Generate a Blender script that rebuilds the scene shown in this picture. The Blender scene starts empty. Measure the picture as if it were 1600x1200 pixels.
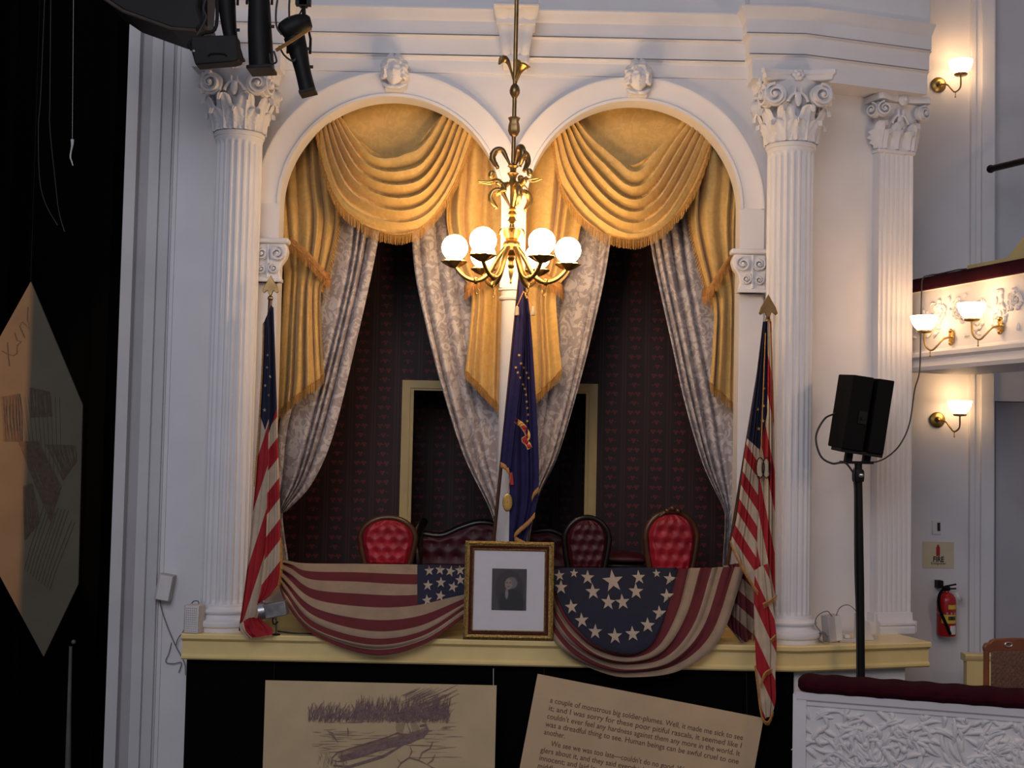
import bpy, math, random
from mathutils import Vector, Matrix
from mathutils.bvhtree import BVHTree
random.seed(7)
PI = math.pi
scene = bpy.context.scene
COL = scene.collection

# ------------------------------------------------------------------ camera
FPX = 2000.0
CAM = Vector((0, -10, 5.0))
PITCH, ROLL = math.radians(2.74), 0.0208
FWD = Vector((0, math.cos(PITCH), math.sin(PITCH)))
U0 = Vector((0, -math.sin(PITCH), math.cos(PITCH)))
R0 = Vector((1, 0, 0))
RC = R0 * math.cos(ROLL) + U0 * math.sin(ROLL)
UC = U0 * math.cos(ROLL) - R0 * math.sin(ROLL)
cam_d = bpy.data.cameras.new('camera')
cam_d.sensor_width = 36
cam_d.lens = FPX / 1600 * 36
cam_d.clip_end = 200
cam = bpy.data.objects.new('camera', cam_d)
COL.objects.link(cam)
M = Matrix((RC, UC, -FWD)).transposed().to_4x4()
M.translation = CAM
cam.matrix_world = M
scene.camera = cam

# ------------------------------------------------------------------ world, lights, exposure
scene.view_settings.view_transform = 'Standard'
scene.view_settings.look = 'None'
scene.view_settings.gamma = 1
scene.view_settings.use_curve_mapping = False
scene.view_settings.exposure = 0.0
w = bpy.data.worlds.new('auditorium_ambient')
scene.world = w
w.use_nodes = True
w.node_tree.nodes['Background'].inputs[0].default_value = (0.77, 0.75, 0.88, 1)
w.node_tree.nodes['Background'].inputs[1].default_value = 0.18


def add_light(name, kind, loc, target, power, color, **kw):
    d = bpy.data.lights.new(name, kind)
    d.energy = power
    d.color = color
    for k, v in kw.items():
        setattr(d, k, v)
    o = bpy.data.objects.new(name, d)
    COL.objects.link(o)
    o.location = loc
    o.rotation_euler = (Vector(target) - Vector(loc)).to_track_quat('-Z', 'Y').to_euler()
    return o


# house lights of the auditorium, high above the seats behind the camera
add_light('house_light', 'AREA', (-2.0, -11.0, 9.5), (0.3, 0, 5.0), 330, (0.90, 0.90, 1.0), size=5.0)
# warm stage lantern standing in the wings, hits the edge of the hanging page
add_light('wing_lantern', 'SPOT', (-6.5, -1.5, 5.3), (-4.5, .5, 5.1), 420, (1.0, 0.46, 0.18),
          spot_size=math.radians(58), spot_blend=0.2, shadow_soft_size=0.02)

# gas lamps farther along the side balcony, beyond the frame
add_light('balcony_lamp', 'POINT', (3.98, -2.7, 6.15), (0, 0, 0), 32, (1.0, 0.66, 0.40), shadow_soft_size=.12)
add_light('balcony_lamp', 'POINT', (4.55, -4.5, 6.15), (0, 0, 0), 46, (1.0, 0.66, 0.40), shadow_soft_size=.12)


def P(u, v, Y):
    d = FWD * FPX + RC * (u - 800) + UC * (600 - v)
    return CAM + d * ((Y - CAM.y) / d.y)


def PX(u, v, Y): return P(u, v, Y).x
def PZ(u, v, Y): return P(u, v, Y).z


# ------------------------------------------------------------------ mesh helpers
class MB:
    def __init__(s):
        s.v, s.f, s.uv, s.mi = [], [], [], []

    def add(s, vs, fs, uvs=None, mi=0):
        b = len(s.v)
        s.v += [Vector(p) for p in vs]
        s.uv += list(uvs) if uvs else [(0, 0)] * len(vs)
        for q in fs:
            s.f.append([b + i for i in q])
            s.mi.append(mi)
        return s

    def box(s, c, d, rot=None, mi=0):
        c = Vector(c)
        vs = []
        for z in (-.5, .5):
            for x, y in ((-.5, -.5), (.5, -.5), (.5, .5), (-.5, .5)):
                p = Vector((x * d[0], y * d[1], z * d[2]))
                vs.append(c + (rot @ p if rot else p))
        return s.add(vs, [(3, 2, 1, 0), (4, 5, 6, 7), (0, 1, 5, 4), (1, 2, 6, 5), (2, 3, 7, 6), (3, 0, 4, 7)], mi=mi)

    def bbox(s, a, b, mi=0):
        a, b = Vector(a), Vector(b)
        return s.box((a + b) / 2, [abs(b[i] - a[i]) for i in range(3)], mi=mi)

    def grid(s, fn, nu, nv, uvfn=None, mi=0):
        vs, uvs, fs = [], [], []
        for j in range(nv + 1):
            for i in range(nu + 1):
                a, b = i / nu, j / nv
                p = fn(a, b)
                vs.append(p)
                uvs.append(uvfn(a, b, p) if uvfn else (a, b))
        for j in range(nv):
            for i in range(nu):
                k = j * (nu + 1) + i
                fs.append((k, k + nu + 1, k + nu + 2, k + 1))
        return s.add(vs, fs, uvs, mi)

    def tube(s, pts, r, n=8, cap=True, mi=0):
        pts = [Vector(p) for p in pts]
        rs = r if isinstance(r, (list, tuple)) else [r] * len(pts)
        vs, fs = [], []
        prev = None
        for i, p in enumerate(pts):
            t = (pts[min(i + 1, len(pts) - 1)] - pts[max(i - 1, 0)])
            t = t.normalized() if t.length > 1e-9 else Vector((0, 0, 1))
            if prev is None:
                a = Vector((0, 0, 1)) if abs(t.z) < .9 else Vector((1, 0, 0))
                x = t.cross(a).normalized()
            else:
                x = (prev - t * prev.dot(t))
                x = x.normalized() if x.length > 1e-6 else t.orthogonal().normalized()
            prev = x
            y = t.cross(x)
            for k in range(n):
                a = 2 * PI * k / n
                vs.append(p + (x * math.cos(a) + y * math.sin(a)) * rs[i])
        for i in range(len(pts) - 1):
            for k in range(n):
                fs.append((i * n + k, i * n + (k + 1) % n, (i + 1) * n + (k + 1) % n, (i + 1) * n + k))
        if cap:
            fs.append(tuple(range(n))[::-1])
            fs.append(tuple((len(pts) - 1) * n + k for k in range(n)))
        return s.add(vs, fs, mi=mi)

    def lathe(s, prof, n=24, c=(0, 0, 0), rot=None, rfn=None, mi=0):
        c = Vector(c)
        vs, fs = [], []
        for r, z in prof:
            for k in range(n):
                a = 2 * PI * k / n
                rr = r * (rfn(a, z) if rfn else 1)
                p = Vector((rr * math.cos(a), rr * math.sin(a), z))
                vs.append(c + (rot @ p if rot else p))
        for i in range(len(prof) - 1):
            for k in range(n):
                fs.append((i * n + k, i * n + (k + 1) % n, (i + 1) * n + (k + 1) % n, (i + 1) * n + k))
        if prof[0][0] > 1e-5: fs.append(tuple(range(n))[::-1])
        if prof[-1][0] > 1e-5: fs.append(tuple((len(prof) - 1) * n + k for k in range(n)))
        return s.add(vs, fs, mi=mi)

    def sphere(s, c, r, n=16, m=10, sc=(1, 1, 1), rot=None):
        prof = [(max(1e-6, math.sin(PI * i / m)), -math.cos(PI * i / m)) for i in range(m + 1)]
        R = (rot or Matrix.Identity(3)) @ Matrix.Diagonal(Vector((r * sc[0], r * sc[1], r * sc[2])))
        return s.lathe(prof, n, c, R)

    def prism(s, poly, thick, fr):
        """poly in (a,b); fr(a,b,d) -> Vector, d depth 0..thick"""
        n = len(poly)
        vs = [fr(a, b, 0) for a, b in poly] + [fr(a, b, thick) for a, b in poly]
        fs = [tuple(range(n)), tuple(range(n, 2 * n))[::-1]] + [(i, i + n, (i + 1) % n + n, (i + 1) % n) for i in range(n)]
        return s.add(vs, fs)

    def sweep(s, path, prof, cap=True):
        """path [(x,y)], prof [(out,z)]; out is to the right of travel"""
        n, rows = len(path), []
        for i, p in enumerate(path):
            p = Vector(p)
            d1 = (p - Vector(path[i - 1])).normalized() if i else None
            d2 = (Vector(path[i + 1]) - p).normalized() if i < n - 1 else None
            n1 = Vector((d1.y, -d1.x)) if d1 else None
            n2 = Vector((d2.y, -d2.x)) if d2 else None
            if n1 is None: m = n2
            elif n2 is None: m = n1
            else: m = (n1 + n2) / max(.2, 1 + n1.dot(n2))
            rows.append([Vector((p.x + m.x * o, p.y + m.y * o, z)) for o, z in prof])
        k = len(prof)
        vs = [q for r in rows for q in r]
        fs = [(i * k + j, i * k + j + 1, (i + 1) * k + j + 1, (i + 1) * k + j) for i in range(n - 1) for j in range(k - 1)]
        if cap:
            fs += [tuple(range(k))[::-1], tuple((n - 1) * k + j for j in range(k))]
        return s.add(vs, fs)

    def bvh(s): return BVHTree.FromPolygons(s.v, s.f)


ORG = {}


def tag(o, label=None, cat=None, group=None, kind=None):
    if label: o['label'] = label
    if cat: o['category'] = cat
    if group: o['group'] = group
    if kind: o['kind'] = kind
    return o


def thing(name, loc, label, cat, group=None, rot=(0, 0, 0)):
    o = bpy.data.objects.new(name, None)
    COL.objects.link(o)
    o.empty_display_size = .1
    o.location = loc
    o.rotation_euler = rot
    ORG[o] = Vector(loc)
    return tag(o, label, cat, group)


def build(name, mb, mats, parent=None, label=None, cat=None, group=None, kind=None, world=True, smooth=40, solid=0, bevel=0):
    if not isinstance(mats, (list, tuple)): mats = [mats]
    off = Vector()
    if parent is not None:
        if world: off = ORG[parent]
    elif world:
        n = len(mb.v)
        off = Vector((sum(p.x for p in mb.v) / n, sum(p.y for p in mb.v) / n, min(p.z for p in mb.v)))
    me = bpy.data.meshes.new(name)
    me.from_pydata([p - off for p in mb.v], [], mb.f)
    if any(u != (0, 0) for u in mb.uv):
        ul = me.uv_layers.new(name='uv')
        flat = []
        for l in me.loops:
            flat += mb.uv[l.vertex_index]
        ul.data.foreach_set('uv', flat)
    for m in mats: me.materials.append(m)
    me.polygons.foreach_set('material_index', mb.mi)
    if smooth:
        me.polygons.foreach_set('use_smooth', [True] * len(mb.f))
        me.set_sharp_from_angle(angle=math.radians(smooth))
    me.validate()
    me.update()
    o = bpy.data.objects.new(name, me)
    COL.objects.link(o)
    if parent is not None:
        o.parent = parent
        ORG[o] = ORG[parent] if world else Vector()
    else:
        o.location = off
        ORG[o] = off
    if bevel:
        b = o.modifiers.new('bevel', 'BEVEL'); b.width = bevel; b.segments = 2; b.limit_method = 'ANGLE'
    if solid:
        b = o.modifiers.new('thickness', 'SOLIDIFY'); b.thickness = solid
    return tag(o, label, cat, group, kind)


def copy_tree(o, parent=None):
    c = o.copy()
    COL.objects.link(c)
    c.parent = parent
    ORG[c] = Vector()
    for ch in [x for x in bpy.data.objects if x.parent == o]:
        copy_tree(ch, c)
    return c


def crom(pts, t):
    """Catmull-Rom through list of Vectors, t 0..1"""
    n = len(pts) - 1
    x = min(max(t, 0), 1) * n
    i = min(int(x), n - 1)
    f = x - i
    p1, p2 = pts[i], pts[i + 1]
    p0 = pts[i - 1] if i else p1 * 2 - p2
    p3 = pts[i + 2] if i + 2 <= n else p2 * 2 - p1
    return (p1 * 2 + (p2 - p0) * f + (p0 * 2 - p1 * 5 + p2 * 4 - p3) * f * f + (p1 * 3 - p0 - p2 * 3 + p3) * f ** 3) * .5


def curve(pts, n=24):
    pts = [Vector(p) for p in pts]
    return [crom(pts, i / n) for i in range(n + 1)]


def pc(pts, Y=None, n=24):
    return curve([P(p[0], p[1], p[2] if len(p) > 2 else Y) for p in pts], n)


def loftfn(rows, Y=0, fold=None):
    """rows of pixel control points (u,v[,Y]) -> surface function"""
    R = [[P(p[0], p[1], p[2] if len(p) > 2 else Y) for p in r] for r in rows]

    def fn(a, b):
        p = crom([crom(r, a) for r in R], b)
        if fold: p = p + Vector((0, fold(a, b), 0))
        return p
    return fn


def pleats(n, amp, seed=0, drift=.5, sharp=.75):
    rnd = random.Random(seed)
    ph = [rnd.uniform(0, 6.28) for _ in range(4)]

    def f(a, b):
        x = a * n + .45 * math.sin(a * 7 + ph[0] + b * drift) + .25 * math.sin(a * 13 + ph[1] - b * drift * 1.4) + ph[2]
        s = abs(math.sin(PI * x)) ** sharp
        k = .65 + .35 * math.sin(a * 5 + ph[3] + b * 2)
        return -amp * s * k
    return f


# ------------------------------------------------------------------ material helpers
class E:
    def __init__(s, nt, sock): s.nt, s.s = nt, sock

    def op(s, o, b=None, c=None):
        n = s.nt.nodes.new('ShaderNodeMath')
        n.operation = o
        for i, x in enumerate((s, b, c)):
            if x is None: continue
            if isinstance(x, E): s.nt.links.new(x.s, n.inputs[i])
            else: n.inputs[i].default_value = x
        return E(s.nt, n.outputs[0])

    def __add__(s, b): return s.op('ADD', b)
    def __sub__(s, b): return s.op('SUBTRACT', b)
    def __mul__(s, b): return s.op('MULTIPLY', b)
    def __truediv__(s, b): return s.op('DIVIDE', b)
    def lt(s, b): return s.op('LESS_THAN', b)
    def gt(s, b): return s.op('GREATER_THAN', b)
    def fract(s): return s.op('FRACT')
    def abs(s): return s.op('ABSOLUTE')
    def mx(s, b): return s.op('MAXIMUM', b)
    def mn(s, b): return s.op('MINIMUM', b)
    def mod(s, b): return s.op('FLOORED_MODULO', b)


def mat(name, col, rough=.6, metal=0.0, noise=None, bump=None, emit=None, spec=.5, sheen=0):
    m = bpy.data.materials.new(name)
    m.use_nodes = True
    nt = m.node_tree
    b = nt.nodes['Principled BSDF']
    b.inputs['Base Color'].default_value = (*col, 1)
    b.inputs['Roughness'].default_value = rough
    b.inputs['Metallic'].default_value = metal
    b.inputs['Specular IOR Level'].default_value = spec
    if sheen: b.inputs['Sheen Weight'].default_value = sheen
    tc = nt.nodes.new('ShaderNodeTexCoord')
    if noise:
        sc, amt = noise
        n = nt.nodes.new('ShaderNodeTexNoise')
        n.inputs['Scale'].default_value = sc
        n.inputs['Detail'].default_value = 5
        nt.links.new(tc.outputs['Object'], n.inputs['Vector'])
        r = nt.nodes.new('ShaderNodeMapRange')
        r.inputs[1].default_value, r.inputs[2].default_value = .3, .7
        r.inputs[3].default_value, r.inputs[4].default_value = 1 - amt, 1 + amt * .6
        nt.links.new(n.outputs[0], r.inputs[0])
        mx = nt.nodes.new('ShaderNodeVectorMath')
        mx.operation = 'SCALE'
        mx.inputs[0].default_value = col
        nt.links.new(r.outputs[0], mx.inputs['Scale'])
        nt.links.new(mx.outputs[0], b.inputs['Base Color'])
    if bump:
        n = nt.nodes.new('ShaderNodeTexNoise')
        n.inputs['Scale'].default_value = bump[0]
        n.inputs['Detail'].default_value = 4
        nt.links.new(tc.outputs['Object'], n.inputs['Vector'])
        bp = nt.nodes.new('ShaderNodeBump')
        bp.inputs['Strength'].default_value = bump[1]
        bp.inputs['Distance'].default_value = .01
        nt.links.new(n.outputs[0], bp.inputs['Height'])
        nt.links.new(bp.outputs[0], b.inputs['Normal'])
    if emit:
        b.inputs['Emission Color'].default_value = (*emit[0], 1)
        b.inputs['Emission Strength'].default_value = emit[1]
    return m


def mixc(nt, fac, c1, c2):
    n = nt.nodes.new('ShaderNodeMix')
    n.data_type = 'RGBA'
    nt.links.new(fac.s, n.inputs[0])
    for i, c in ((6, c1), (7, c2)):
        if isinstance(c, tuple): n.inputs[i].default_value = (*c, 1)
        else: nt.links.new(c, n.inputs[i])
    return n.outputs[2]


WHITE = mat('white_paint', (.76, .745, .755), .55, noise=(2.5, .05), bump=(18, .08))
WHITE2 = mat('white_plaster', (.74, .725, .735), .6, noise=(6, .07), bump=(40, .12))
GREYP = mat('grey_white_paint', (.60, .59, .60), .6, noise=(1.8, .10), bump=(25, .08))
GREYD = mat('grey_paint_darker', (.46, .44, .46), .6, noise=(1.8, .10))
YELLOW = mat('yellow_ledge_paint', (.84, .65, .285), .27, noise=(5, .08), bump=(30, .05))
BLACKCLOTH = mat('black_drape', (.0025, .0028, .0028), .95, spec=.03)
BLACKMETAL = mat('black_metal', (.006, .006, .006), .55, noise=(8, .3), spec=.22)
BLACKPLAS = mat('black_plastic', (.004, .004, .004), .8, spec=.12)
BRASS = mat('aged_brass', (.52, .33, .11), .32, 1.0, noise=(9, .35))
BRONZE = mat('dark_bronze', (.30, .19, .08), .36, 1.0, noise=(9, .4))
GOLDTRIM = mat('gold_fringe', (.50, .27, .07), .85, noise=(60, .3))
GOLDTRIM2 = mat('orange_gold_trim', (.48, .22, .06), .8, noise=(50, .3))
WOODD = mat('walnut_wood', (.085, .035, .015), .28, noise=(7, .4), bump=(14, .1))
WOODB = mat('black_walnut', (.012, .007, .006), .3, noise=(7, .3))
WOODR = mat('red_brown_wood', (.22, .07, .03), .4, noise=(6, .3))
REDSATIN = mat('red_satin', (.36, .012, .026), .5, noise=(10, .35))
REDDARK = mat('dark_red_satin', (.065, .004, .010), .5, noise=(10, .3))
VELVET = mat('maroon_velvet', (.030, .0025, .007), .95, noise=(12, .3), spec=.1)
SILVER = mat('silver_metal', (.62, .62, .64), .3, 1.0)
GREYBOX = mat('grey_plastic', (.52, .47, .44), .6, noise=(12, .1))
OFFWHITE = mat('offwhite_plastic', (.72, .70, .68), .5, noise=(10, .06))
CABLE = mat('cable_rubber', (.02, .02, .022), .6, noise=(30, .2))
GREYCABLE = mat('grey_cable', (.14, .14, .16), .6, noise=(30, .2))
PAPER = mat('tan_paper', (.63, .44, .26), .75, noise=(3, .10), bump=(8, .12))
PAPER2 = mat('tan_paper_sketch', (.60, .45, .26), .75, noise=(3, .10), bump=(8, .08))
INK = mat('brown_ink', (.16, .075, .05), .8, noise=(40, .2))
INK2 = mat('violet_brown_ink', (.24, .155, .15), .8, noise=(40, .3))
FIRERED = mat('fire_red_paint', (.42, .012, .012), .3, noise=(6, .1))
LBLYEL = mat('yellow_label', (.70, .48, .05), .5, noise=(20, .1))
LBLBLK = mat('black_label', (.01, .01, .01), .5, noise=(20, .1))
LBLWHT = mat('white_label', (.75, .72, .72), .5, noise=(20, .1))
SIGN = mat('cream_sign', (.66, .57, .38), .5, noise=(10, .04))
MATBOARD = mat('mat_board', (.86, .775, .755), .8, noise=(20, .03))
FRAMEGOLD = mat('antique_gold_frame', (.36, .23, .07), .4, .8, noise=(70, .6), bump=(120, .5))
FRAMERED = mat('mahogany_frame', (.09, .015, .012), .35, noise=(30, .4))
NAVY = mat('navy_cloth', (.008, .010, .028), .85, noise=(14, .2))
STARCLOTH = mat('star_cloth', (.42, .345, .265), .85, noise=(20, .1))
GOLDSTAR = mat('gold_star', (.70, .42, .10), .6, noise=(20, .1))
CLOTHRED = mat('ribbon_red', (.50, .03, .03), .7, noise=(20, .2))
FLOORM = mat('dark_floor', (.06, .045, .04), .6, noise=(4, .2))
CARPET = mat('box_carpet', (.05, .012, .015), .95, noise=(40, .4))
OLIVE = mat('olive_board', (.42, .36, .17), .6, noise=(6, .1))
CANE = mat('woven_cane', (.17, .085, .055), .7, noise=(90, .5))
GLOBE = mat('lit_opal_glass', (.9, .85, .75), .3, noise=(3, .02), emit=((1.0, .65, .34), 51.0))
SHADE = mat('lit_frosted_shade', (.9, .85, .75), .4, noise=(3, .02), emit=((1.0, .62, .32), 12.0))


def gold_fabric():
    m = mat('gold_damask', (.50, .315, .10), .62, bump=(55, .25), sheen=.3)
    nt = m.node_tree
    b = nt.nodes['Principled BSDF']
    tc = nt.nodes.new('ShaderNodeTexCoord')
    n = nt.nodes.new('ShaderNodeTexNoise')
    n.inputs['Scale'].default_value = 16
    n.inputs['Detail'].default_value = 2
    n.inputs['Distortion'].default_value = 1.2
    nt.links.new(tc.outputs['Object'], n.inputs['Vector'])
    r = nt.nodes.new('ShaderNodeMapRange')
    r.inputs[1].default_value, r.inputs[2].default_value = .46, .54
    nt.links.new(n.outputs[0], r.inputs[0])
    nt.links.new(mixc(nt, E(nt, r.outputs[0]), (.57, .36, .105), (.635, .405, .125)), b.inputs['Base Color'])
    return m


def lace_fabric():
    m = mat('damask_lace', (.7, .65, .62), .6, bump=(40, .15))
    nt = m.node_tree
    b = nt.nodes['Principled BSDF']
    tc = nt.nodes.new('ShaderNodeTexCoord')
    mp = nt.nodes.new('ShaderNodeMapping')
    mp.inputs['Scale'].default_value = (1.0, .3, .8)
    nt.links.new(tc.outputs['Object'], mp.inputs[0])
    n = nt.nodes.new('ShaderNodeTexNoise')
    n.inputs['Scale'].default_value = 15
    n.inputs['Detail'].default_value = 3.5
    n.inputs['Distortion'].default_value = 1.8
    nt.links.new(mp.outputs[0], n.inputs['Vector'])
    r = nt.nodes.new('ShaderNodeMapRange')
    r.inputs[1].default_value, r.inputs[2].default_value = .48, .53
    nt.links.new(n.outputs[0], r.inputs[0])
    nt.links.new(mixc(nt, E(nt, r.outputs[0]), (.37, .325, .33), (.58, .535, .525)), b.inputs['Base Color'])
    return m


def stripes(name, n=1.0, canton=True, red=(.105, .010, .015), tan=(.30, .215, .145)):
    """UV.y counts the stripes, UV.x > .5 is the star field"""
    m = mat(name, red, .85)
    nt = m.node_tree
    b = nt.nodes['Principled BSDF']
    uv = nt.nodes.new('ShaderNodeUVMap')
    sp = nt.nodes.new('ShaderNodeSeparateXYZ')
    nt.links.new(uv.outputs[0], sp.inputs[0])
    q = E(nt, sp.outputs[1])
    odd = (q * .5).fract().lt(.5)
    c = mixc(nt, odd, tan, red)
    if canton:
        c = mixc(nt, E(nt, sp.outputs[0]).gt(.5), c, (.009, .011, .036))
    tc = nt.nodes.new('ShaderNodeTexCoord')
    no = nt.nodes.new('ShaderNodeTexNoise')
    no.inputs['Scale'].default_value = 9
    no.inputs['Detail'].default_value = 5
    nt.links.new(tc.outputs['Object'], no.inputs['Vector'])
    k = E(nt, no.outputs[0]) * .6 + .7
    v = nt.nodes.new('ShaderNodeVectorMath')
    v.operation = 'SCALE'
    nt.links.new(c, v.inputs[0])
    nt.links.new(k.s, v.inputs['Scale'])
    nt.links.new(v.outputs[0], b.inputs['Base Color'])
    return m


def wallpaper():
    m = mat('wine_wallpaper', (.05, .008, .012), .62)
    nt = m.node_tree
    b = nt.nodes['Principled BSDF']
    tc = nt.nodes.new('ShaderNodeTexCoord')
    sp = nt.nodes.new('ShaderNodeSeparateXYZ')
    nt.links.new(tc.outputs['Object'], sp.inputs[0])
    x, z = E(nt, sp.outputs[0]) + E(nt, sp.outputs[1]), E(nt, sp.outputs[2])
    px, pz = .205, .168
    fx = (x / px).fract() * px            # 0..px
    # two stripes flank the field
    st = (fx - .020).abs().lt(.009).mx((fx - .046).abs().lt(.007))
    row = (z / pz)
    fz = row.fract() * pz

    def clover(cx, cz):
        d = None
        for ox, oz in ((-.012, .008), (.012, .008), (0, -.010)):
            q = ((fx - (cx + ox)) * (fx - (cx + ox)) + (fz - (cz + oz)) * (fz - (cz + oz))).lt(.00013)
            d = q if d is None else d.mx(q)
        return d
    mo = clover(.126, .042).mx(clover(.096, .126)).mx(clover(.160, .126))
    for cx, cz in ((.090, .042), (.164, .042), (.128, .126)):
        mo = mo.mx(((fx - cx) * (fx - cx) + (fz - cz) * (fz - cz)).lt(.00004))
    c = mixc(nt, st, (.018, .0035, .005), (.040, .011, .012))
    c = mixc(nt, mo, c, (.12, .011, .016))
    nt.links.new(c, b.inputs['Base Color'])
    return m


def flute_wood_panel(): pass


GOLD = gold_fabric()
LACE = lace_fabric()
FLAGM = stripes('flag_stripes', red=(.36, .012, .018), tan=(.54, .42, .30))
BUNT = stripes('bunting_stripes')
WALLP = wallpaper()


def glass_mat():
    m = bpy.data.materials.new('picture_glass')
    m.use_nodes = True
    nt = m.node_tree
    nt.nodes.remove(nt.nodes['Principled BSDF'])
    out = nt.nodes['Material Output']
    t = nt.nodes.new('ShaderNodeBsdfTransparent')
    g = nt.nodes.new('ShaderNodeBsdfGlossy')
    g.inputs['Roughness'].default_value = .02
    fr = nt.nodes.new('ShaderNodeFresnel')
    fr.inputs[0].default_value = 1.5
    mx = nt.nodes.new('ShaderNodeMixShader')
    nt.links.new(fr.outputs[0], mx.inputs[0])
    nt.links.new(t.outputs[0], mx.inputs[1])
    nt.links.new(g.outputs[0], mx.inputs[2])
    nt.links.new(mx.outputs[0], out.inputs[0])
    return m


GLASS = glass_mat()


def text_mesh(body, size, align='LEFT', bold=0.0, shear=0.0, word=1.0):
    c = bpy.data.curves.new('lettering_src', 'FONT')
    c.body = body
    c.size = size
    c.align_x = align
    c.offset = bold
    c.shear = shear
    c.space_word = word
    c.resolution_u = 3
    o = bpy.data.objects.new('lettering_src', c)
    COL.objects.link(o)
    bpy.context.view_layer.update()
    dg = bpy.context.evaluated_depsgraph_get()
    me = bpy.data.meshes.new_from_object(o.evaluated_get(dg))
    mb = MB()
    mb.add([v.co.copy() for v in me.vertices], [tuple(p.vertices) for p in me.polygons])
    bpy.data.objects.remove(o)
    bpy.data.meshes.remove(me)
    return mb


# ================================================================== STRUCTURE
YL = -.50                                   # ledge front
ZL = PZ(775, 999, YL)                       # ledge top
XA, XB = PX(285, 992, YL), PX(1247, 1008, YL)
SLANT = math.radians(18)
dirS = Vector((math.cos(SLANT), math.sin(SLANT)))
BOXF = ZL - .06                             # floor of the box

# floor far below
build('floor', MB().bbox((-9, -13, -.1), (9, 6, 0)), FLOORM, kind='structure', label='dark auditorium floor far below the box')

# ---- arches
SPR = PZ(800, 330, 0)
LC, RCX = PX(612.5, 330, 0), PX(992.5, 330, 0)
RIN = (PX(785, 330, 0) - PX(440, 330, 0)) / 2
XM = PX(804, 270, 0)
GAP = .098
LC, RCX = XM - GAP - RIN, XM + GAP + RIN
RIN_R = RIN * .965
RCX = XM + GAP + RIN_R
AZ = PZ(612, 153, 0) - RIN                  # spring height from apex
AZR = PZ(993, 160, 0) - RIN_R
XJL, XJR = LC - RIN, RCX + RIN_R            # jamb inner edges
XWL, XWR = PX(396, 500, 0) - .05, PX(1205, 500, 0) + .05
ZTOP = PZ(600, 107, 0)
ZENT = ZTOP
TH = .16


def arch_z(x):
    if abs(x - LC) < RIN: return AZ + math.sqrt(max(0, RIN ** 2 - (x - LC) ** 2))
    if abs(x - RCX) < RIN_R: return AZR + math.sqrt(max(0, RIN_R ** 2 - (x - RCX) ** 2))
    return None


mb = MB()
zc = PZ(800, 449, 0)                        # underside of the centre pier
mb.bbox((XWL, 0, BOXF), (XJL, TH, ZTOP + .3))
mb.bbox((XJR, 0, BOXF), (XWR, TH, ZTOP + .3))
for cx, r, az in ((LC, RIN, AZ), (RCX, RIN_R, AZR)):
    N = 64
    xs = [cx - r * math.cos(PI * i / N) for i in range(N + 1)]
    vs = []
    for i, x in enumerate(xs):
        z = az + r * math.sin(PI * i / N)
        vs += [(x, 0, z), (x, 0, ZTOP + .3), (x, TH, z), (x, TH, ZTOP + .3)]
    fs = []
    for i in range(N):
        a, b = 4 * i, 4 * i + 4
        fs += [(a, b, b + 1, a + 1), (a + 2, a + 3, b + 3, b + 2), (a, a + 2, b + 2, b)]
    mb.add(vs, fs)
mb.bbox((LC + RIN, 0, zc), (RCX - RIN_R, TH, ZTOP + .3))
wall_front = build('wall_front', mb, WHITE, kind='structure', label='white plaster wall with two arched openings')

# archivolt bands
for k, (cx, r, az, lab) in enumerate(((LC, RIN, AZ, 0), (RCX, RIN_R, AZR, 0))):
    ro = r * 1.225
    mb = MB()
    N = 72
    vs, prev = [], None
    YA = -.045
    for i in range(N + 1):
        a = PI * i / N
        c, s = -math.cos(a), math.sin(a)
        rr = ro
        if k == 0 and cx + ro * c > XM: rr = (XM - cx) / c
        if k == 1 and cx + ro * c < XM: rr = (XM - cx) / c
        pts = [(r, .0), (r, YA - .008), (r + .022, YA - .008), (r + .03, YA), (max(r + .04, rr - .035), YA), (max(r + .045, rr - .02), YA - .012), (max(r + .05, rr), YA - .012), (max(r + .05, rr), .0)]
        vs.append([(cx + c * q, y, az + s * q) for q, y in pts])
    n = 8
    flat = [q for row in vs for q in row]
    fs = [(i * n + j, i * n + j + 1, (i + 1) * n + j + 1, (i + 1) * n + j) for i in range(N) for j in range(n - 1)]
    mb.add(flat, fs)
    build('trim_%d' % (k + 1), mb, WHITE, kind='structure', label='white moulded band around an arch')
# jamb strips under the archivolts
JT = PZ(425, 373, -.05)
for k, (x0, x1, az) in enumerate(((XJL - RIN * .225, XJL, AZ), (XJR, XJR + RIN_R * .225, AZR))):
    mb = MB().bbox((x0, -.045, BOXF), (x1, 0, az))
    build('trim_%d' % (k + 3), mb, WHITE, kind='structure', label='white flat jamb strip beside an arch')

# ---- entablature
PROF = []
def zof(v): return PZ(600, v, -.1)
bands = [(107, .0), (105, .02), (84, .03), (82.5, .055)]
z107, z82, z51, z25, z11 = zof(107), zof(81.5), zof(51), zof(25), zof(11)
PROF = [(0, z107), (.015, z107), (.02, z107 + .015), (.02, z82 - .035), (.03, z82 - .015), (.052, z82 - .004), (.052, z82 - .002), (.012, z82 - .001), (.012, z82 + .009),
        (.045, z82 + .010), (.045, z51 - .04), (.056, z51 - .015), (.082, z51 - .004), (.082, z51 - .002), (.042, z51 - .001), (.042, z51 + .009),
        (.072, z51 + .010), (.072, z25 - .02), (.085, z25 - .004), (.088, z25), (.095, z25 + .012), (.115, z25 + .045), (.13, z11 - .012),
        (.13, z11 - .001), (.02, z11), (.02, z11 + .012), (.05, z11 + .013), (.05, z11 + .9), (-.2, z11 + .9), (-.2, z107)]
xj = PX(1183, 60, -.3)
YBK = -.20
xk = PX(1255, 60, YBK)
EL = 1.12
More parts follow.
